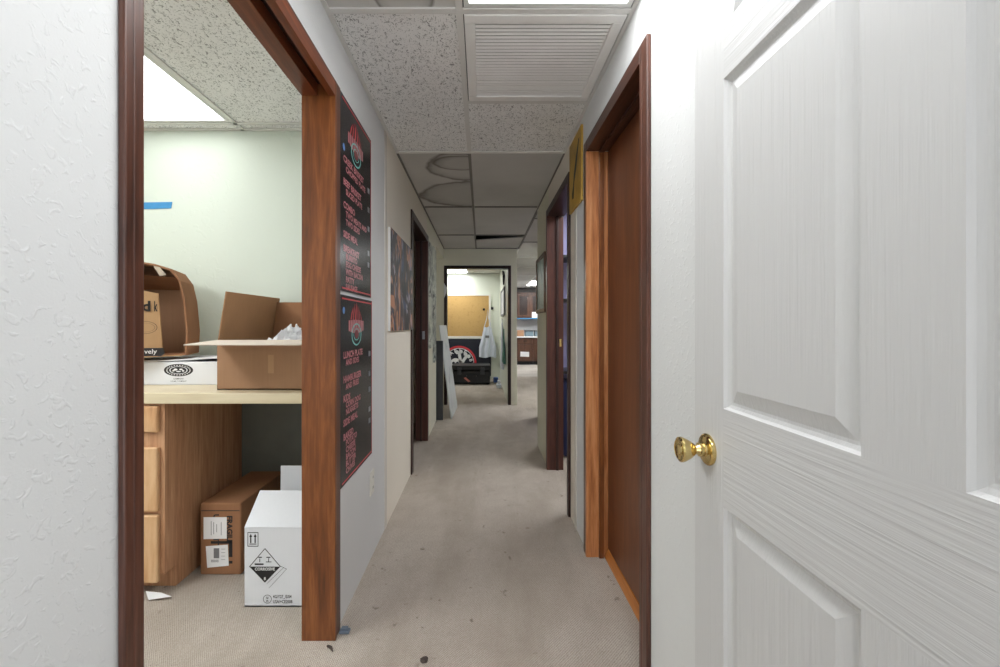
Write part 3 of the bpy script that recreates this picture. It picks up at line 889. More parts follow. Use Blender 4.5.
# ---- open kraft carton standing on the white box, mouth towards the door
kx0, kx1, ky0, ky1, kz0, kz1 = -1.86, -1.42, 2.05, 2.29, wz1+.021, 1.455
t = thing('kraft_carton', 'opened kraft carton lying on its side on the white carton', 'box', ((kx0+kx1)/2, (ky0+ky1)/2, kz0))
outer = [(kx1-.005, kz0), (kx1, kz0+.12), (kx1-.012, kz0+.27), (kx1-.03, kz0+.36), (kx1-.065, kz0+.415), (kx1-.13, kz0+.435), (kx1-.24, kz0+.452), (kx0, kz0+.44)]
n = len(outer)
shell = MB()
def shift(pt, k, d):
    return (pt[0]-d*(0.9 if k < 5 else .2), pt[1]-(d if k >= 4 else 0))
inner = [shift(p, k, .008) for k, p in enumerate(outer)]
for k in range(n-1):
    a, b, c2, d2 = outer[k], outer[k+1], inner[k+1], inner[k]
    shell.add([(a[0], ky0, a[1]), (b[0], ky0, b[1]), (c2[0], ky0, c2[1]), (d2[0], ky0, d2[1]), (a[0], ky1, a[1]), (b[0], ky1, b[1]), (c2[0], ky1, c2[1]), (d2[0], ky1, d2[1])],
              [(0,1,2,3), (4,7,6,5), (0,4,5,1), (3,2,6,7), (0,3,7,4), (1,5,6,2)])
shell.box(kx0, kx0+.006, ky0, ky1, kz0, kz0+.44)
shell.box(kx0, kx1-.005, ky0, ky1, kz0, kz0+.006)
shell.build('body', M['card_dark'], t)
bk = MB(); bk.prism([(x, ky1-.006, z) for x, z in inner] + [(kx0, ky1-.006, kz0)], (0, .005, 0)); bk.build('back_panel', M['card'], t)
# top flap folded back inside, seam and torn tape
fl = MB(); fl.prism([(kx0+.01, ky1-.012, kz0+.33), (kx1-.045, ky1-.012, kz0+.33), (kx1-.075, ky0+.13, kz0+.385), (kx0+.01, ky0+.13, kz0+.40)], (0, .002, .004)); fl.build('top_flap', M['card_dark'], t)
fl = MB(); fl.prism([(-1.555, ky0-.003, kz0+.425), (-1.53, ky0-.003, kz0+.42), (-1.505, ky0-.003, kz0+.385), (-1.53, ky0-.003, kz0+.378)], (0, -.002, 0)); fl.build('torn_label', M['tape'], t)
# printed side flap swung towards the door
sf = MB(); sf.prism([(kx0+.012, ky0-.028, kz0), (-1.535, ky0+.06, kz0), (-1.555, ky0+.06, kz0+.30), (kx0+.012, ky0-.028, kz0+.36)], (0.002, .004, 0)); sf.build('side_flap', M['card_light'], t)
sl2 = math.atan2(.088, -1.535-(kx0+.012))
def on_flap(x, z, lift=.0012):
    f = (x-(kx0+.012))/(-1.535-(kx0+.012)); y = ky0-.028 + .088*f
    return Matrix.Translation((x, y-lift, z)) @ Matrix.Rotation(sl2, 4, 'Z') @ face_front(0, 0, 0)
pr = MB(); add_text(pr, 'd', .068, on_flap(-1.612, kz0+.235), 'LEFT', .03)
pr.build('printing', M['ink'], t); pr = MB(); add_text(pr, 'k', .068, on_flap(-1.568, kz0+.235), 'LEFT', .03, .35)
pr.build('printing', M['ink'], t); pr = MB()
pr.add(*disc(30, .044, .046, ry=.03), 0, on_flap(-1.60, kz0+.135))
pr.add(*disc(30, .036, .037, ry=.022), 0, on_flap(-1.60, kz0+.135))
pr.build('printing', M['ink'], t)
# black label strip along the front edge
bl = MB(); bl.prism([(-1.70, 2.005, kz0+.002), (-1.515, 2.005, kz0+.002), (-1.500, 2.005, kz0+.016), (-1.508, 2.005, kz0+.040), (-1.70, 2.005, kz0+.042)], (0, .012, 0)); bl.build('black_label', M['black_tape'], t)
lt = MB(); add_text(lt, 'lovely', .030, face_front(-1.565, 2.0042, kz0+.024), 'CENTER', .01); lt.build('label_lettering', M['paper'], t)
ff_ = MB(); ff_.prism([(kx0+.02, 2.000, kz0-.001), (-1.56, 1.99, kz0-.001), (-1.44, 2.045, kz0-.001), (kx0+.02, 2.05, kz0-.001)], (0, 0, .004)); ff_.build('bottom_flap', M['card_light'], t)

piv = Vector((kx1, 2.03, 0)); Rk = Matrix.Rotation(math.radians(22), 4, 'Z')      # the mouth points at the doorway
t.location = piv + Rk @ (t.location - piv + Vector((0, -.02, 0))); t.rotation_euler[2] = math.radians(22)

# ---- brown FRAGILE box under the desk
fx0, fx1, fy0, fy1, fz1 = -1.283, -1.098, 1.915, 2.335, .328
t = thing('shipping_box', 'long brown shipping box marked FRAGILE under the desk', 'box', ((fx0+fx1)/2, (fy0+fy1)/2, 0))
MB().box(fx0, fx1, fy0, fy1, 0.001, fz1).build('body', M['card_dark'], t, bevel=.006, seg=2)
MB().box(fx0+.005, fx1-.005, fy0-.001, fy0, fz1-.036, fz1-.033).build('flap_seam', M['slot'], t)
ms = .00456
def fb(px, py): return ((px-481.5)*ms, CAMZ-(py-325)*ms)
pr = MB()
x, z = fb(229.4, 529.5); add_text(pr, 'FRAGILE', .034, face_front(x, fy0-.0006, z) @ rotz(-PI/2), 'CENTER', .04, 1.0)
pr.build('printing', M['ink'], t); pr = MB()
x, z = fb(216, 529.5); add_text(pr, 'UPRIGHT', .034, face_front(x, fy0-.0006, z) @ rotz(-PI/2), 'CENTER', .04, 1.0)
pr.build('printing', M['ink'], t); pr = MB()
x0, z1_ = fb(211, 541); x1, z0_ = fb(232.5, 563.5); pr.box(x0, x1, fy0-.0007, fy0-.0002, z1_-.012, z1_); pr.box(x1-.016, x1, fy0-.0007, fy0-.0002, z0_+.03, z1_)
pr.box(x1-.016, x1, fy0-.0007, fy0-.0002, z0_, z0_+.012); 
pr.build('black_band', M['ink'], t)
def label_card(p, label, ink):
    mb = MB(); pts = [fb(*q) for q in p]; mb.prism([(a, fy0-.0012, b) for a, b in pts], (0, -.0006, 0))
    o = mb.build('shipping_label', M['paper'], t); o['label'] = label
    i = MB(); ink(i); i.build('label_printing', M['ink_grey'], o)
def ink1(i):
    for px, a, b in ((211.5, 521, 535), (214, 522, 534), (217, 524, 532), (221.5, 522, 535)):
        x, z = fb(px, a); x2, z2 = fb(px, b); i.box(x-.0012, x+.0012, fy0-.0021, fy0-.0019, z2, z)
def ink2(i):
    x, z = fb(214, 548); x2, z2 = fb(219.5, 558); i.box(x, x2, fy0-.0021, fy0-.0019, z2, z)
    for k in range(8):
        x, z = fb(211.5+k*.95, 562); i.box(x, x+.0022, fy0-.0021, fy0-.0019, z, z+.012)
    for k in range(4):
        x, z = fb(221.5, 549+3.5*k); i.box(x, x+.018, fy0-.0021, fy0-.0019, z, z+.0015)
label_card([(203.8, 517), (227, 517), (227, 538.5), (203.8, 539)], 'upper white address label', ink1)
label_card([(206, 546), (228, 544.5), (229, 565.5), (207.5, 567.5)], 'lower white barcode label', ink2)

# ---- white CORROSIVE box
qx0, qx1, qy0, qy1, qz = -.958, -.662, 1.698, 2.0, .319
t = thing('hazard_box', 'white cardboard box with black CORROSIVE diamond on the carpet', 'box', ((qx0+qx1)/2, (qy0+qy1)/2, 0))
s = MB(); th = .004
s.box(qx0, qx1, qy0, qy0+th, .001, qz); s.box(qx0, qx1, qy1-th, qy1, .001, qz); s.box(qx0, qx0+th, qy0+th, qy1-th, .001, qz); s.box(qx1-th, qx1, qy0+th, qy1-th, .001, qz); s.box(qx0, qx1, qy0, qy1, .001, .006)
s.build('body', M['card_white'], t)
flap((qx0, qy0+.001, qz), (qx1, qy0+.001, qz), (0, .76, .65), .158, M['card_white'], 0)
flap((qx0+.002, qy1, qz), (qx1, qy1, qz), (0, .03, 1), .15, M['card_white'], 0)
qs = qy0/420
def qb(px, py): return ((px-481.5)*qs, CAMZ-(py-325)*qs)
pr = MB()
def qbox(px0, py0, px1, py1, o=.0007):
    x0, z1 = qb(px0, py0); x1, z0 = qb(px1, py1); pr.box(x0, x1, qy0-o, qy0-o+.0004, z0, z1)
def qpoly(pts, o=.0007):
    pr.prism([(qb(*p)[0], qy0-o, qb(*p)[1]) for p in pts], (0, .0004, 0))
for a in ((247.6, 532.2, 258.4, 532.9), (247.6, 545.8, 258.4, 546.5), (247.6, 532.2, 248.2, 546.5), (257.8, 532.2, 258.4, 546.5), (249.5, 543.6, 256.5, 544.4)): qbox(*a)
for cxp in (250.8, 255.2):
    qpoly([(cxp-1.5, 536.8), (cxp+1.5, 536.8), (cxp, 533.8)]); qbox(cxp-.6, 536.8, cxp+.6, 543)
def qline(p, q, wd=.35):
    d = Vector((q[0]-p[0], q[1]-p[1])); nrm = Vector((-d.y, d.x)).normalized()*wd
    qpoly([(p[0]+nrm.x, p[1]+nrm.y), (q[0]+nrm.x, q[1]+nrm.y), (q[0]-nrm.x, q[1]-nrm.y), (p[0]-nrm.x, p[1]-nrm.y)])
pr.build('arrow_mark', M['ink'], t); pr = MB()
qpoly([(249.6, 566.6), (280.4, 566.6), (265, 582.6)])
qline((249.4, 566.8), (265, 548.5)); qline((265, 548.5), (280.6, 566.8)); qline((280.6, 566), (286.6, 569), .15); qline((286.6, 569), (269, 588), .15); qline((267, 583.5), (284, 567.2), .15)
qbox(254.8, 563.4, 263.6, 564.9); qbox(258.5, 556.8, 262.0, 557.8); qbox(266.5, 556.8, 270.5, 557.8); qbox(259.5, 558.5, 260.2, 562); qbox(268.3, 558.2, 269, 562); qbox(266, 561.5, 271.5, 562.2)
pr.build('hazard_diamond', M['ink'], t); pr = MB()
FM = face_front(qb(267.4, 599)[0], qy0-.0006, qb(267.4, 599)[1]); pr.add(*disc(24, .0155, .0175), 0, FM)
add_text(pr, 'u', .018, face_front(qb(267.4, 599)[0], qy0-.0006, qb(0, 597.3)[1]), 'CENTER', .02); add_text(pr, 'n', .018, face_front(qb(267.4, 599)[0], qy0-.0006, qb(0, 600.7)[1]), 'CENTER', .02)
pr.build('ring_mark', M['ink'], t); pr = MB()
x, z = qb(273, 596.7); add_text(pr, '4G/Y27_/S/04', .0185, face_front(x, qy0-.0006, z), 'LEFT', .02, .72)
pr.build('printing', M['ink'], t); pr = MB()
x, z = qb(273, 601.7); add_text(pr, 'USA/+CE2008', .0185, face_front(x, qy0-.0006, z), 'LEFT', .02, .72)
pr.build('printing', M['ink'], t)
pr = MB(); x, z = qb(265, 569.0); add_text(pr, 'CORROSIVE', .0165, face_front(x, qy0-.0014, z), 'CENTER', .025, .92)
pr.build('reversed_lettering', M['paper'], t); pr = MB()
x, z = qb(265, 578.6); add_text(pr, '8', .017, face_front(x, qy0-.0014, z), 'CENTER', .02)
pr.build('reversed_lettering', M['paper'], t)

# ================================================================== CORRIDOR, LEFT WALL
def menu_poster(y0, y1, z0, z1, label, rows, logo_z, rng):
    t = thing('menu_poster', label, 'poster', (XL+.003, (y0+y1)/2, z0))
    MB().box(XL+.0008, XL+.0042, y0, y1, z0, z1).build('board', M['poster'], t)
    xs = XL+.0048
    red = MB()
    for z in (z0+.012, z1-.014): red.box(xs-.0004, xs+.0002, y0+.03, y1-.012, z-.003, z+.003)
    red.box(xs-.0004, xs+.0002, y1-.006, y1-.002, z0, z1)
    red.build('red_border', M['p_red'], t)
    yc = y0 + (y1-y0)*.46
    LM = face_left_wall(xs, yc, logo_z)
    lg = MB()
    for dx, hh, ww, ln in ((-.075, .055, .012, .03), (-.045, .07, .011, .022), (-.012, .078, .018, .012), (.022, .07, .012, -.006), (.05, .06, .010, -.02), (.076, .04, .010, -.03)):    # flames above the wordmark
        lg.add([(dx-ww/2, .027, 0), (dx+ww/2, .027, 0), (dx+ww*.45+ln*.5, .027+hh*.55, 0), (dx+ln, .027+hh, 0), (dx-ww*.4+ln*.35, .027+hh*.5, 0)], [(0,1,2,3,4)], 0, LM)
    lg.build('logo_flames', M['p_red'], t)
    lg = MB()
    for k in range(9):
        x = -.108 + .216*k/9
        dip = .010*(1-((k-4)/4)**2)
        lg.box(xs-.0003, xs+.0003, yc+x+.0025, yc+x+.0205, logo_z-.020-dip, logo_z+.024+dip*.3)
    lg.build('logo_wordmark', M['p_pink'], t)
    LM2 = face_left_wall(xs+.0006, yc, logo_z-.035); LM3 = face_left_wall(xs+.0008, yc, logo_z-.035)
    lg = MB(); lg.add(*disc(28, .060, .070, ry=.048), 0, LM2)
    lg.build('logo_ring', M['p_teal'], t)
    lg = MB(); lg.add(*disc(20, .036, .042, ry=.026), 0, LM2)
    lg.build('logo_inner_ring', M['p_teal'], t)
    lg = MB(); lg.add(*disc(20, 0, .028, ry=.018), 0, LM3)
    lg.build('logo_centre', M['p_dark'], t)
    for z, ind, s, size in rows:
        tx = MB(); add_text(tx, s, size, face_left_wall(xs, y0+.045+ind, z), 'LEFT', .04, 1.12)
        tx.build('lettering', M['p_pink'], t)
    for z, ind, s, size in rows:
        if ind == 0:
            pr = MB(); pr.box(xs-.0003, xs+.0002, y1-.062, y1-.03, z-.028, z-.004)
            pr.build('price_mark', M['p_grey'], t)
    bd = MB(); bd.add(*disc(20, 0, .014), 0, face_left_wall(xs, y0+.05, z1-.20 if z1 > 1.5 else z1-.06)); bd.build('blue_dot', M['p_blue'], t)
    return t
S = .036
def ROWS_(z, dz, lines):
    out = []
    for k, s in enumerate(lines): out.append((z - k*dz, 0 if k == 0 else .03, s, S if k == 0 else S*.9))
    return out
up = ROWS_(1.79, .034, ['CREEK BRISKET', 'CHOPPED PLATE']) + ROWS_(1.70, .034, ['BEEF BRISKET', 'SLICED PLATE']) + ROWS_(1.61, .032, ['COMBO', 'TWO MEATS AND', 'TWO SIDES']) + ROWS_(1.495, .03, ['SIDE MEAL']) + ROWS_(1.44, .030, ['BREAKFAST', 'BURRITO', 'EGG CHEESE', 'WITH BACON', 'PATTY', 'SAUSAGE'])
menu_poster(1.583, 2.035, 1.272, 2.033, 'upper of two black menu posters with pink lettering on the hall wall', up, 1.895, 1)
lo = ROWS_(1.02, .030, ['LUNCH PLATE', 'AND SIDES']) + ROWS_(.925, .030, ['HAMBURGER', 'AND FRIES']) + ROWS_(.85, .028, ['KIDS', 'CORN DOG', 'NUGGETS']) + ROWS_(.755, .03, ['SIDE MEAL']) + ROWS_(.70, .028, ['BAKED', 'POTATO', 'CHEESE', 'BACON', 'BUTTER', 'CHIVES'])
menu_poster(1.583, 2.052, .515, 1.257, 'lower of two black menu posters, above the outlet on the hall wall', lo, 1.135, 2)

# outlet
t = thing('wall_outlet', 'white double outlet low on the hall wall below the posters', 'outlet', (XL+.002, 2.058, .31))
MB().box(XL+.0005, XL+.006, 2.022, 2.094, .312, .428).build('cover_plate', M['white_plastic'], t, bevel=.002)
for z in (.345, .395):
    so = MB(); so.box(XL+.006, XL+.009, 2.040, 2.076, z-.016, z+.016); o = so.build('socket', M['white_plastic'], t, bevel=.002)
    sl_ = MB(); sl_.box(XL+.009, XL+.0096, 2.050, 2.0525, z-.006, z+.006); sl_.box(XL+.009, XL+.0096, 2.063, 2.0655, z-.006, z+.006); sl_.build('slot', M['slot'], o)

# canvas
t = thing('canvas_print', 'dark mottled canvas print on the cream hall wall', 'picture', (XL+.01, 2.8, 1.105))
MB().box(XL+.001, XL+.016, 2.42, 3.175, 1.105, 1.705).build('stretched_edge', M['paper'], t)
MB().box(XL+.016, XL+.0175, 2.4195, 3.1755, 1.1045, 1.7055).build('picture', M['painting'], t)

# prints pasted on the wall past the second door
sheets = [(4.235, 4.60, 1.42, 1.99, 'photo_a', 'upper black and white print next to the dark left door frame'),
          (4.235, 4.62, .90, 1.43, 'photo_b', 'long pale grey print under the upper print beside the dark left door frame'),
          (4.60, 4.98, 1.48, 2.01, 'photo_b', 'upper grey print at the far end of the left hall wall'),
          (4.62, 4.98, .72, 1.49, 'photo_a', 'lower black and white print at the far end of the left hall wall')]
for y0, y1, z0, z1, mm, lab in sheets:
    p = MB(); nseg = 8
    row = []
    for i in range(nseg+1):
        f = i/nseg; y = y0+(y1-y0)*f; bulge = .004 + .018*math.sin(PI*f)*(.6+.4*math.sin(5*f+z0))
        row.append((XL+bulge, y))
    p.prism([(x, y, z0) for x, y in row] + [(x-.001, y, z0) for x, y in reversed(row)], (0, 0, z1-z0))
    tag(p.build('pasted_print', M[mm]), lab, 'print')

# leaning boards
b = MB(); b.prism([(-.372, 5.09, .001), (-.345, 5.84, .001), (-.497, 5.80, 1.135), (-.522, 5.10, 1.135)], (.012, -.0004, .0016))
fo = b.build('foam_board', M['foam']); tag(fo, 'white scuffed foam board leaning at the far end of the left hall wall', 'board')
b = MB(); b.prism([(-.505, 5.70, 1.06), (-.503, 5.76, 1.06), (-.507, 5.765, 1.12), (-.509, 5.715, 1.12)], (.016, 0, .0016)); 
bt = b.build('blue_tape', M['tape_blue'], fo)
tag(MB().box(-.60, -.462, 5.035, 5.055, .001, .95).build('panel_board', M['charcoal'], None, bevel=.002), 'charcoal grey board standing behind the leaning white foam board', 'board')
b = MB(); b.prism([(-.535, YF-.016, 1.74), (-.488, YF-.016, 1.66), (-.50, YF-.016, 1.60), (-.533, YF-.016, 1.52)], (0, .002, 0)); tag(b.build('paper_note', M['paper']), 'white paper note on the left casing of the far doorway', 'paper')

# little things on the carpet
b = MB(); b.box(-.525, -.488, 1.545, 1.568, .001, .012); b.box(-.52, -.495, 1.552, 1.566, .012, .020); tag(b.build('door_guide', plain('blue_grey_plastic', srgb(112, 124, 140), .4), None, bevel=.003), 'small blue grey plastic guide at the foot of the cherry door jamb', 'door guide')
rnd = random.Random(11)
def clump(x, y, r, lab, cat, name):
    bm = bmesh.new(); bmesh.ops.create_icosphere(bm, subdivisions=2, radius=r)
    v = [(p.co.x*(1+.4*(rnd.random()-.5))+x, p.co.y*(1+.4*(rnd.random()-.5))+y, max(0.0005, p.co.z*.55*(1+.5*(rnd.random()-.5))+r*.3)) for p in bm.verts]
    f = [tuple(q.index for q in fc.verts) for fc in bm.faces]; bm.free()
    tag(MB().add(v, f).build(name, M['soil']), lab, cat)
clump(-.194, 1.425, .014, 'dark crumb of dirt on the beige carpet at the bottom of the picture', 'debris', 'dirt_crumb')
tw = MB(); tw.tube([(-.545, 1.487, .004), (-.53, 1.478, .006), (-.518, 1.462, .004)], [.004, .005, .002], 6); tag(tw.build('twig', M['soil']), 'tiny dark twig on the carpet in front of the cherry jamb', 'debris')

# ================================================================== CORRIDOR, RIGHT WALL
t = thing('yellow_sign', 'worn yellow sign with a dark slanted mark high on the right hall wall', 'sign', (XR-.004, 2.33, 1.788))
MB().box(XR-.012, XR-.001, 2.185, 2.475, 1.79, 2.185).build('board', M['yellow'], t, bevel=.001)
g = MB(); g.add([(-.085, -.13, 0), (-.045, -.135, 0), (-.03, -.05, 0), (.012, .0, 0), (.05, .07, 0), (.088, .15, 0), (.066, .15, 0), (.0, .07, 0), (-.045, .0, 0), (-.062, -.06, 0), (-.09, -.10, 0)], [tuple(range(11))], 0, face_right_wall(XR-.0128, 2.31, 1.985))
g.build('dark_mark', plain('dark_green_paint', srgb(44, 54, 50)), t)
t = thing('framed_picture', 'wood framed pale green picture on the right hall wall past the dark doorway', 'picture', (XR-.01, 3.67, 1.245))
fr = MB(); a0, a1, c0, c1, wd = 3.41, 3.93, 1.245, 1.74, .035
fr.box(XR-.022, XR-.001, a0, a1, c0, c0+wd); fr.box(XR-.022, XR-.001, a0, a1, c1-wd, c1); fr.box(XR-.022, XR-.001, a0, a0+wd, c0+wd, c1-wd); fr.box(XR-.022, XR-.001, a1-wd, a1, c0+wd, c1-wd)
fr.build('frame', wood('brown_picture_frame', [(70, 46, 32), (110, 76, 52)], 'Z', 1, .4), t, bevel=.003)
MB().box(XR-.012, XR-.001, a0+wd, a1-wd, c0+wd, c1-wd).build('picture', M['framed_art'], t)

# side room: shelf rack and dark blue bundle
t = thing('shelf_rack', 'dark metal shelf rack glimpsed through the dark right doorway', 'shelf', (.95, 3.7, 0))
for x in (.95, 1.25):
    for y in (3.55, 3.84):
        MB().box(x-.012, x+.012, y-.012, y+.012, 0, 1.9).build('post', M['black'], t)
for z in (.74, 1.35, 1.72):
    MB().box(.69, 1.26, 3.54, 3.85, z-.012, z+.012).build('shelf', M['black'], t)
b = MB(); b.box(.70, .92, 3.58, 3.83, .004, .66)
tag(b.build('storage_bag', M['navy_cloth'], None, bevel=.04, seg=3, smooth=True), 'navy blue bag on the floor under the dark rack in the side room', 'bag')

# ================================================================== FAR ROOM
t = thing('bulletin_board', 'tan corkboard with white frame on the back wall of the far room', 'bulletin board', (-.3, 8.89, .88))
cz0, cz1, cx0, cx1 = .905, 1.76, -1.3, .155
MB().box(cx0, cx1, 8.88, 8.897, cz0, cz1).build('cork', M['cork'], t)
fr = MB(); fr.box(cx0-.04, cx1+.045, 8.872, 8.898, cz0-.05, cz0); fr.box(cx1, cx1+.045, 8.872, 8.898, cz0, cz1+.02); fr.box(cx0-.04, cx1, 8.872, 8.898, cz1, cz1+.02); fr.box(cx0-.04, cx0, 8.872, 8.898, cz0, cz1)
fr.build('frame', M['white_plastic'], t)
tag(MB().lathe([(.022, 0), (.025, .01), (.018, .03)], 16, Matrix.Translation((.05, 8.88, 1.47)) @ Matrix.Rotation(PI/2, 4, 'X')).build('push_pin', M['black']), 'black peg stuck in the corkboard above the white apron', 'peg')
tag(MB().lathe([(.03, 0), (.032, .012), (.02, .035)], 16, Matrix.Translation((.222, 8.90, 1.49)) @ Matrix.Rotation(PI/2, 4, 'X')).build('wall_hook', M['black']), 'round black hook on the wall right of the corkboard', 'hook')

# banner with ring, skull and crossed bones
t = thing('banner', 'navy banner with a red ring and white skull and bones under the corkboard', 'banner', (-.25, 8.885, .05))
MB().box(-.95, .20, 8.878, 8.886, .06, .845).build('cloth', M['navy'], t)
by = 8.8772; bcx, bcz = -.475, .335
r = MB(); r.add(*disc(48, .325, .368), 0, face_front(bcx, by, bcz)); r.build('red_ring', M['p_red'], t)
wv = MB(); FMB = face_front(bcx, by-.0006, bcz)
wv.add(*disc(48, .306, .318), 0, FMB)
def fig(mb, cx, cy, rx, ry): mb.add(*disc(20, 0, rx, ry=ry, cx=cx, cy=cy), 0, FMB)
fig(wv, -.07, .0, .115, .105); 
wv.add([(-.12, -.15, 0), (-.02, -.15, 0), (.0, -.06, 0), (-.14, -.06, 0)], [(0,1,2,3)], 0, FMB)
def bone(p, q, wd):
    p, q = Vector(p), Vector(q); d = (q-p).normalized(); nn = Vector((-d.y, d.x))*wd
    wv.add([(*(p+nn), 0), (*(p-nn), 0), (*(q-nn), 0), (*(q+nn), 0)], [(0,1,2,3)], 0, FMB)
    for e in (p, q):
        for s_ in (1, -1): fig(wv, e.x+nn.x*1.25*s_, e.y+nn.y*1.25*s_, wd*1.25, wd*1.25)
bone((.0, .235), (.06, -.16), .032); bone((.17, .165), (-.06, -.17), .032)
for k, ch in enumerate('ABLE'):
    a = math.radians(128 - 22*k); add_text(wv, ch, .105, FMB @ Matrix.Translation((.262*math.cos(a), .262*math.sin(a), 0)) @ rotz(a-PI/2), 'CENTER', .03)
for k, ch in enumerate('BTQ'):
    a = math.radians(14 - 19*k); add_text(wv, ch, .095, FMB @ Matrix.Translation((.255*math.cos(a), .255*math.sin(a), 0)) @ rotz(a-PI/2), 'CENTER', .03)
wv.build('emblem', M['paper'], t)
sk = MB(); FMB2 = face_front(bcx, by-.0012, bcz)
for cx_, cy_, rr in ((-.115, .0, .03), (-.035, .0, .03), (-.075, -.05, .014)): sk.add(*disc(16, 0, rr, cx=cx_, cy=cy_), 0, FMB2)
for k in range(4): sk.box(bcx-.115+.026*k, bcx-.110+.026*k, by-.0013, by-.0012, bcz-.145, bcz-.085)
sk.build('skull_features', M['navy'], t)

# hard case
t = thing('hard_case', 'large black hard case on the carpet in front of the navy banner', 'case', (-.15, 8.25, 0))
ex0, ex1, ey0, ey1 = -.56, .165, 8.0, 8.5
MB().box(ex0, ex1, ey0, ey1, .02, .27).build('case_base', M['black'], t, bevel=.02)
MB().box(ex0-.008, ex1+.008, ey0-.008, ey1+.008, .275, .37).build('lid', M['black'], t, bevel=.02)
for x in (-.42, 0.02):
    MB().box(x-.04, x+.04, ey0-.025, ey0-.004, .20, .33).build('latch', plain('dark_grey_latch', srgb(50, 52, 58), .4), t, bevel=.006)
h = MB(); h.tube([(-.28, ey0-.004, .17), (-.28, ey0-.045, .17), (-.10, ey0-.045, .17), (-.10, ey0-.004, .17)], .012, 8); h.build('handle', M['black'], t)
for x in (ex0+.04, ex1-.04): MB().lathe([(.03, 0), (.03, .05)], 12, Matrix.Translation((x-.025, ey0+.06, .03)) @ Matrix.Rotation(PI/2, 4, 'Y')).build('wheel', M['black'], t)
MB().prism([(-.34, ey0-.0012, .13), (-.30, ey0-.0012, .145), (-.21, ey0-.0012, .065), (-.25, ey0-.0012, .05)], (0, .001, 0)).build('sticker', plain('red_white_sticker', srgb(200, 120, 110)), t)

# hanging aprons
def apron(name, label, M4, mat, w0, w1, hgt, strap, pocket=True):
    """apron in a local frame: x across, y up (top at 0), z out"""
    t = thing(name, label, 'apron', M4 @ Vector((0, -hgt, 0)))
    mb = MB(); nu, nv = 16, 14; vv = []; ff = []
    for j in range(nv+1):
        f = j/nv; wd = w0 + (w1-w0)*min(1, f*1.5)**1.2
        for i in range(nu+1):
            g = i/nu-.5
            vv.append((g*wd, -hgt*f + .01*math.sin(g*9), .03 + .018*math.sin(g*17+f*2)*(.3+f)))
    for j in range(nv):
        for i in range(nu):
            a = j*(nu+1)+i; ff.append((a, a+1, a+nu+2, a+nu+1))
    nb = len(vv)
    vv2 = [(x, y, z-.004) for x, y, z in vv]; ff2 = [tuple(reversed([q+nb for q in f])) for f in ff]
    mb.add(vv+vv2, ff+ff2, 0, M4)
    mb.build('cloth', mat, t, smooth=True, fix=False)
    st = MB(); st.tube([M4 @ Vector(p) for p in ((-w0*.45, 0, .03), (-.02, strap*.5, .03), (0, strap, .03), (.02, strap*.5, .03), (w0*.45, 0, .03))], .008, 6); st.build('neck_strap', mat, t)
    if pocket:
        p = MB(); p.add([(-.05, -hgt*.28, .058), (.03, -hgt*.28, .058), (.03, -hgt*.36, .058), (-.05, -hgt*.36, .058)], [(0,1,2,3)], 0, M4); p.build('badge', M['ink_grey'], t)
    return t
apron('apron', 'white apron hanging in front of the right edge of the corkboard', face_front(.13, 8.84, 1.10), M['cloth'], .16, .36, .64, .36)
RW = .385
apron('apron', 'pale grey apron on the right wall of the far room', face_right_wall(RW, 7.25, 1.15), M['cloth'], .2, .45, .75, .1)
apron('apron', 'teal apron low on the right wall of the far room', face_right_wall(RW, 6.70, .92), M['cloth_teal'], .2, .42, .38, .15, False)
t = thing('whiteboard', 'grey framed whiteboard on the right wall of the far room', 'whiteboard', (RW-.01, 7.2, 1.25))
fr = MB(); a0, a1, c0, c1, wd = 6.75, 7.9, 1.3, 1.76, .03
fr.box(RW-.025, RW-.001, a0, a1, c0, c0+wd); fr.box(RW-.025, RW-.001, a0, a1, c1-wd, c1); fr.box(RW-.025, RW-.001, a0, a0+wd, c0+wd, c1-wd); fr.box(RW-.025, RW-.001, a1-wd, a1, c0+wd, c1-wd)
fr.build('frame', M['ink_grey'], t); MB().box(RW-.012, RW-.001, a0+wd, a1-wd, c0+wd, c1-wd).build('board', M['paper'], t)
h = MB(); h.tube([(RW-.02, 6.9, 1.80), (RW-.02, 6.88, 1.95), (RW-.03, 6.95, 2.03), (RW-.03, 7.02, 1.98)], [.012, .02, .016, .008], 8); tag(h.build('hanging_tool', M['black']), 'black curved tool hanging above the whiteboard in the far room', 'tool')
b = MB(); b.box(.235, .33, 8.3, 8.42, .001, .10); tag(b.build('blue_carton', plain('blue_card', srgb(60, 92, 150), .6), None, bevel=.01), 'small blue carton on the floor right of the black case', 'carton')
b = MB(); b.box(.27, .36, 7.55, 7.7, .001, .07); b.box(.29, .34, 7.58, 7.67, .07, .14); tag(b.build('doorstop', M['cloth'], None, bevel=.01), 'small white object on the floor against the right wall of the far room', 'object')

# ================================================================== KITCHEN
KX0 = .56
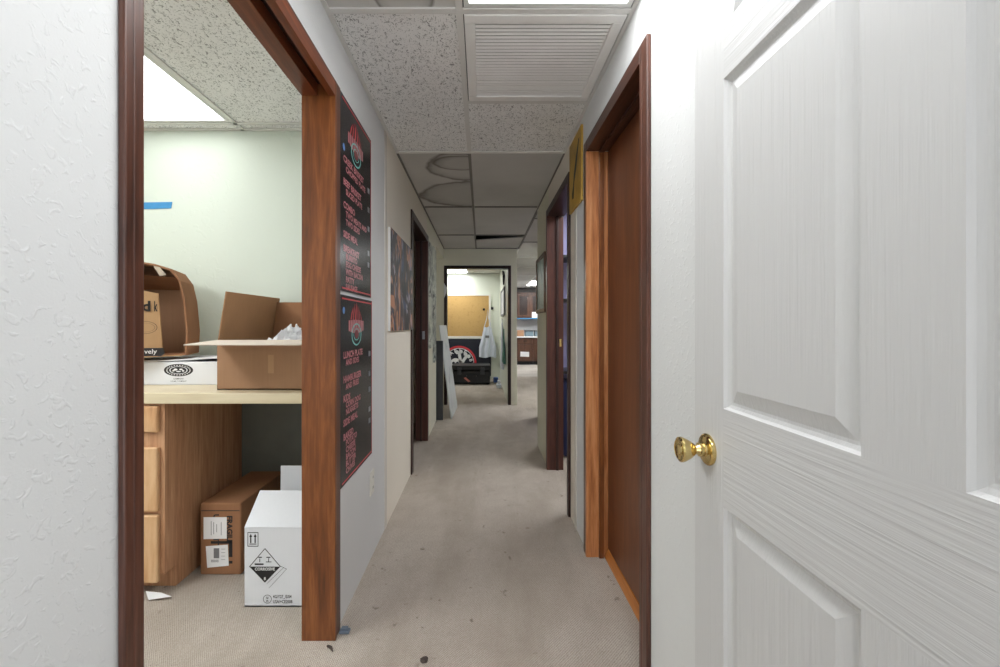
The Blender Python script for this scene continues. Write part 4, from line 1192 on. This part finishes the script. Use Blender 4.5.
# soffit belongs to the room
struct(MB().box(.507, 4.5, 12.28, 12.62, 2.10, CEIL).build('trim_9', plain('dark_soffit', srgb(70, 66, 64), .6)))
def base_cabinet(x0, x1, label, with_label=False):
    t = thing('base_cabinet', label, 'cabinet', ((x0+x1)/2, 12.3, 0), 'kitchen base cabinets')
    MB().box(x0+.002, x1-.002, 12.02, 12.61, .10, .775).build('body', M['kitchen_wood'], t)
    MB().box(x0+.002, x1-.002, 12.08, 12.61, 0.001, .10).build('toe_kick', M['black'], t)
    dr = MB().box(x0+.02, x1-.02, 12.0, 12.02, .60, .76).build('drawer', M['kitchen_wood'], t, bevel=.006)
    MB().box((x0+x1)/2-.05, (x0+x1)/2+.05, 11.985, 12.0, .675, .69).build('pull', M['black'], dr)
    d = MB().box(x0+.02, x1-.02, 12.0, 12.02, .115, .58).build('door', M['kitchen_wood'], t, bevel=.006)
    if with_label:
        MB().prism([(x0+.11, 11.997, .24), (x0+.36, 11.997, .23), (x0+.36, 11.997, .37), (x0+.11, 11.997, .38)], (0, .002, 0)).build('paper_note', M['paper'], d)
    return t
cl = ['dark kitchen base cabinet with a white paper note on its door', 'dark kitchen base cabinet right of the one with the paper note', 'dark kitchen base cabinet second to the right of the paper note one']
for k, (x0, x1) in enumerate(((1.0, 1.48), (1.48, 2.05), (2.05, 2.6))): base_cabinet(x0, x1, cl[k], k == 0)
t_ = MB().box(.51, 2.9, 11.97, 12.615, .776, .815); tag(t_.build('kitchen_worktop', M['white_counter'], None, bevel=.004), 'white worktop along the back wall of the kitchen', 'worktop')
def wall_cabinet(x0, x1, label):
    t = thing('wall_cabinet', label, 'cabinet', ((x0+x1)/2, 12.45, 1.345), 'kitchen wall cabinets')
    MB().box(x0+.002, x1-.002, 12.3, 12.61, 1.345, 2.095).build('body', M['kitchen_wood'], t)
    nd = 2; wd = (x1-x0)/nd
    for k in range(nd):
        a0, a1 = x0+wd*k+.03, x0+wd*(k+1)-.03
        d = MB(); f = .05
        d.box(a0, a1, 12.28, 12.299, 1.38, 1.38+f); d.box(a0, a1, 12.28, 12.299, 2.03-f, 2.03); d.box(a0, a0+f, 12.28, 12.299, 1.38+f, 2.03-f); d.box(a1-f, a1, 12.28, 12.299, 1.38+f, 2.03-f)
        dd = d.build('door', M['kitchen_wood'], t, bevel=.003)
        MB().box(a0+f, a1-f, 12.294, 12.299, 1.38+f, 2.03-f).build('door_panel', M['kitchen_dark'], dd)
    return t
wall_cabinet(1.03, 1.80, 'dark wood wall cabinet above the kitchen worktop, left of the pair')
wall_cabinet(1.80, 2.6, 'dark wood wall cabinet above the kitchen worktop, right of the pair')
tag(MB().box(1.0, 2.6, 12.276, 12.30, 1.318, 1.344).build('tape_strip', M['tape_blue']), 'blue tape strip along the bottom of the kitchen wall cabinets', 'tape')
tag(MB().box(1.475, 1.66, 12.271, 12.2785, 1.35, 1.52).build('notice', M['paper']), 'white notice stuck on the kitchen wall cabinet', 'notice')
tag(MB().box(1.03, 1.22, 12.1, 12.4, .816, .99).build('small_carton', M['card'], None, bevel=.004), 'small tan carton on the kitchen worktop', 'box')
for x, lab in ((1.26, 'grey blue lidded tub beside the tan carton on the kitchen worktop'), (1.53, 'grey blue lidded tub further right on the kitchen worktop')):
    t = thing('storage_tub', lab, 'tub', (x+.11, 12.2, .816), 'kitchen tubs')
    MB().box(x, x+.23, 12.08, 12.36, .816, .955).build('tub', M['tub'], t, bevel=.01)
    MB().box(x-.01, x+.24, 12.07, 12.37, .956, .985).build('lid', M['lid'], t, bevel=.006)
# white unit standing inside the kitchen room
tag(MB().box(.70, 1.25, 5.20, 5.228, .001, .95).build('display_board', M['white_counter'], None, bevel=.003), 'white board edge standing past the end of the right hall wall', 'board')

for o in list(bpy.data.objects):
    if '_w' in o: del o['_w']
